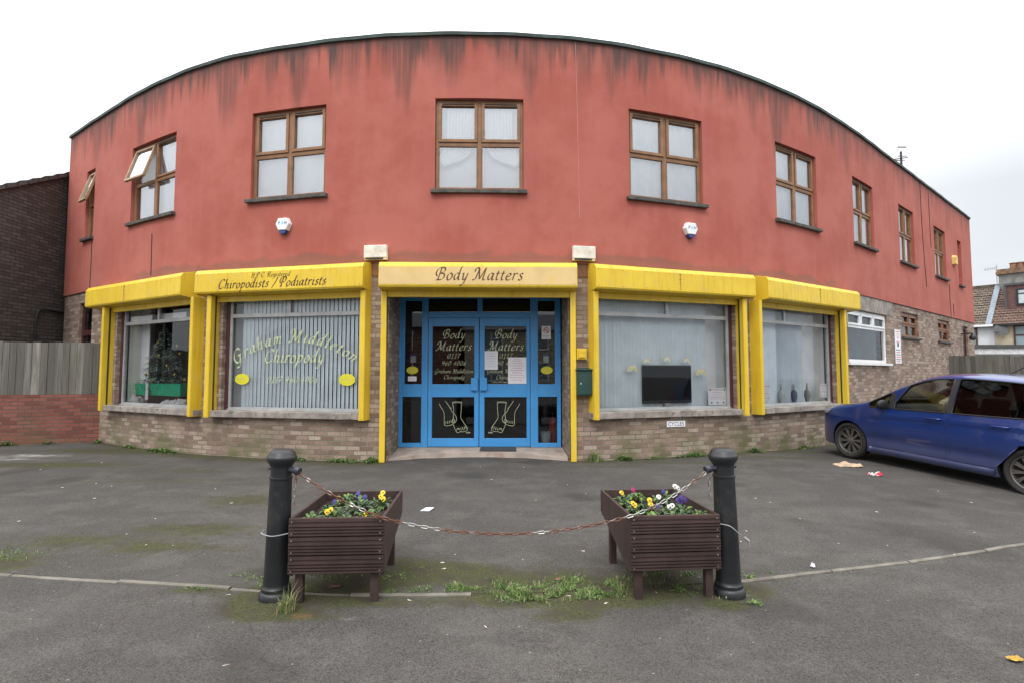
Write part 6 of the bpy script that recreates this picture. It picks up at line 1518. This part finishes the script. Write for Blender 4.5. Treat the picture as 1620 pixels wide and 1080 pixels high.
# wheels
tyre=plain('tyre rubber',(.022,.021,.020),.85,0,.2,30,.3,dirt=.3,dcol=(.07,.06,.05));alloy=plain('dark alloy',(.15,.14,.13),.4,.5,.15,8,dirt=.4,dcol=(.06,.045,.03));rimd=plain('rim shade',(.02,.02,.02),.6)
def wheel(x,s_):
    wm=Matrix.Translation((x,s_*.70,.305))@Matrix.Rotation(-s_*math.pi/2,4,'X')   # lathe axis z -> outwards
    w=MB();w.lathe([(.205,.02),(.215,.045),(.22,.085),(.235,.108),(.265,.118),(.288,.108),(.302,.085),(.305,.04),(.305,-.04),(.29,-.08),(.20,-.085)],56);w.v=[wm@v for v in w.v];root=w.build('wheel',tyre,car,local=True,smooth=True)
    r=MB();r.lathe([(.222,.06),(.224,.090),(.215,.096),(.204,.088),(.198,.05),(.196,-.03)],56,0);n_=len(r.f);r.f=r.f[:-2];r.m=r.m[:-2];r.uv=r.uv[:-2]
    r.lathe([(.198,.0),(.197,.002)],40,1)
    for k in range(10):
        a=6.2832*k/10+.1;tw=.07
        for dlt in (-.085,.085):
            def sp_(rad,an,z): return (rad*math.cos(an),rad*math.sin(an),z)
            wa=.030/.05*.5;
            V=[]
            for rad,zz,hw in ((.045,.080,.011),(.12,.074,.010),(.205,.078,.011)):
                an=a+dlt*(rad/.205)
                for q in (-1,1): V.append(sp_(rad,an+q*hw/rad,zz))
                for q in (-1,1): V.append(sp_(rad,an+q*hw/rad*1.05,zz-.03))
            r.add(V,[(0,4,5,1),(4,8,9,5),(2,0,1,3)]+[(0,2,6,4),(4,6,10,8),(1,5,7,3),(5,9,11,7)],0)
    r.lathe([(.062,.05),(.060,.082),(.030,.088),(.028,.094),(.005,.095)],24,0)
    r.v=[wm@v for v in r.v];r.build('rim',[alloy,rimd],root,local=True,smooth=True)
for x in (1.265,-1.265):
    for s_ in (1,-1): wheel(x,s_)
# interior
for s_ in (1,-1):
    for x in (.0,-.85):
        mb=MB();mb.box(x-.05,x+.42,s_*.36-.24,s_*.36+.24,.42,.60);mb.M=Matrix.Translation((x-.05,s_*.36,.58))@Matrix.Rotation(R(-16),4,'Y');mb.box(-.10,.05,-.23,.23,-.05,.58);mb.box(-.08,.02,-.11,.11,.62,.80);mb.build('seat',cint,car,local=True,bevel=.04)
mb=MB();mb.M=Matrix.Translation((.42,-.36,.93))@Matrix.Rotation(R(65),4,'Y');mb.tube([(.18*math.cos(6.2832*i/28),.18*math.sin(6.2832*i/28),0) for i in range(28)],.016,8,closed=True);mb.box(-.17,.17,-.015,.015,-.01,.01);mb.lathe([(.06,-.02),(.06,.02)],14);mb.build('steering_wheel',plain('grey wheel trim',(.22,.22,.22),.4),car,local=True,smooth=True)
mb=MB();mb.prism([(.50,.60),(.50,.88),(.58,.95),(.95,.96),(.95,.60)],1.30,0,'y',-.65);mb.build('dashboard',cint,car,local=True,bevel=.03)
mb=MB();mb.box(.16,.19,-.10,.10,1.30,1.36);mb.build('interior_mirror',cblk,car,local=True,bevel=.01)
mb=MB();mb.tube(spline([(-.55,.0,1.5),(-.72,.0,1.60),(-.80,0,1.66)],4),.006,6);mb.build('roof_aerial',cblk,car,local=True)
# ================================================================ LIGHT, SKY, CAMERA
w=bpy.data.worlds.new('World');sc.world=w;w.use_nodes=True;nt=w.node_tree;nt.nodes.clear();n=N(nt)
out=nt.nodes.new('ShaderNodeOutputWorld')
sky=n.n('ShaderNodeTexSky',sky_type='NISHITA');sky.sun_disc=False;EL,RO=R(52),R(200);sky.sun_elevation=EL;sky.sun_rotation=RO
bw=n.n('ShaderNodeHueSaturation');bw.inputs['Saturation'].default_value=.25;n.l(sky.outputs[0],bw.inputs['Color'])
dv=n.tc('Generated');sx=n.n('ShaderNodeSeparateXYZ');n.l(dv,sx.inputs[0])
hz_=n.mapr(sx.outputs[2],.26,.85,0,1,False)
cl=n.noise(n.scale(dv,1.6,1.6,4.5),1.5,5,.55)
side=n.mapr(sx.outputs[0],.30,.75)
lo=n.mix(side,(9.6,9.7,9.9),(6.4,6.75,7.2))
lo=n.mix(n.math('MULTIPLY',n.mapr(cl,.40,.62),side),lo,(7.8,8.0,8.3))
cloud=n.mix(hz_,lo,(26,26.5,27))
mixs=n.mix(.93,bw.outputs[0],cloud)
bg=n.n('ShaderNodeBackground');n.l(mixs,bg.inputs[0]);bg.inputs[1].default_value=.125;n.l(bg.outputs[0],out.inputs[0])
su=bpy.data.lights.new('sun','SUN');su.energy=1.25;su.angle=R(18);su.color=(1,.97,.93);so=bpy.data.objects.new('sun',su);COL.objects.link(so)
# direction towards the sun: behind and slightly left of the camera, high
az=R(195);sd=Vector((math.sin(az)*math.cos(EL),math.cos(az)*math.cos(EL),math.sin(EL)))
sky.sun_rotation=az
so.rotation_euler=sd.to_track_quat('Z','Y').to_euler();so.location=(-3,-6,12)
cam=bpy.data.cameras.new('camera');co=bpy.data.objects.new('camera',cam);COL.objects.link(co);sc.camera=co
co.location=(0,0,HC);co.rotation_euler=(R(90)+PT,0,0);cam.sensor_width=36;cam.lens=F/1620*36;cam.clip_end=1000;cam.clip_start=.05
sc.view_settings.view_transform='Standard';sc.view_settings.look='None';sc.view_settings.exposure=0;sc.view_settings.gamma=1
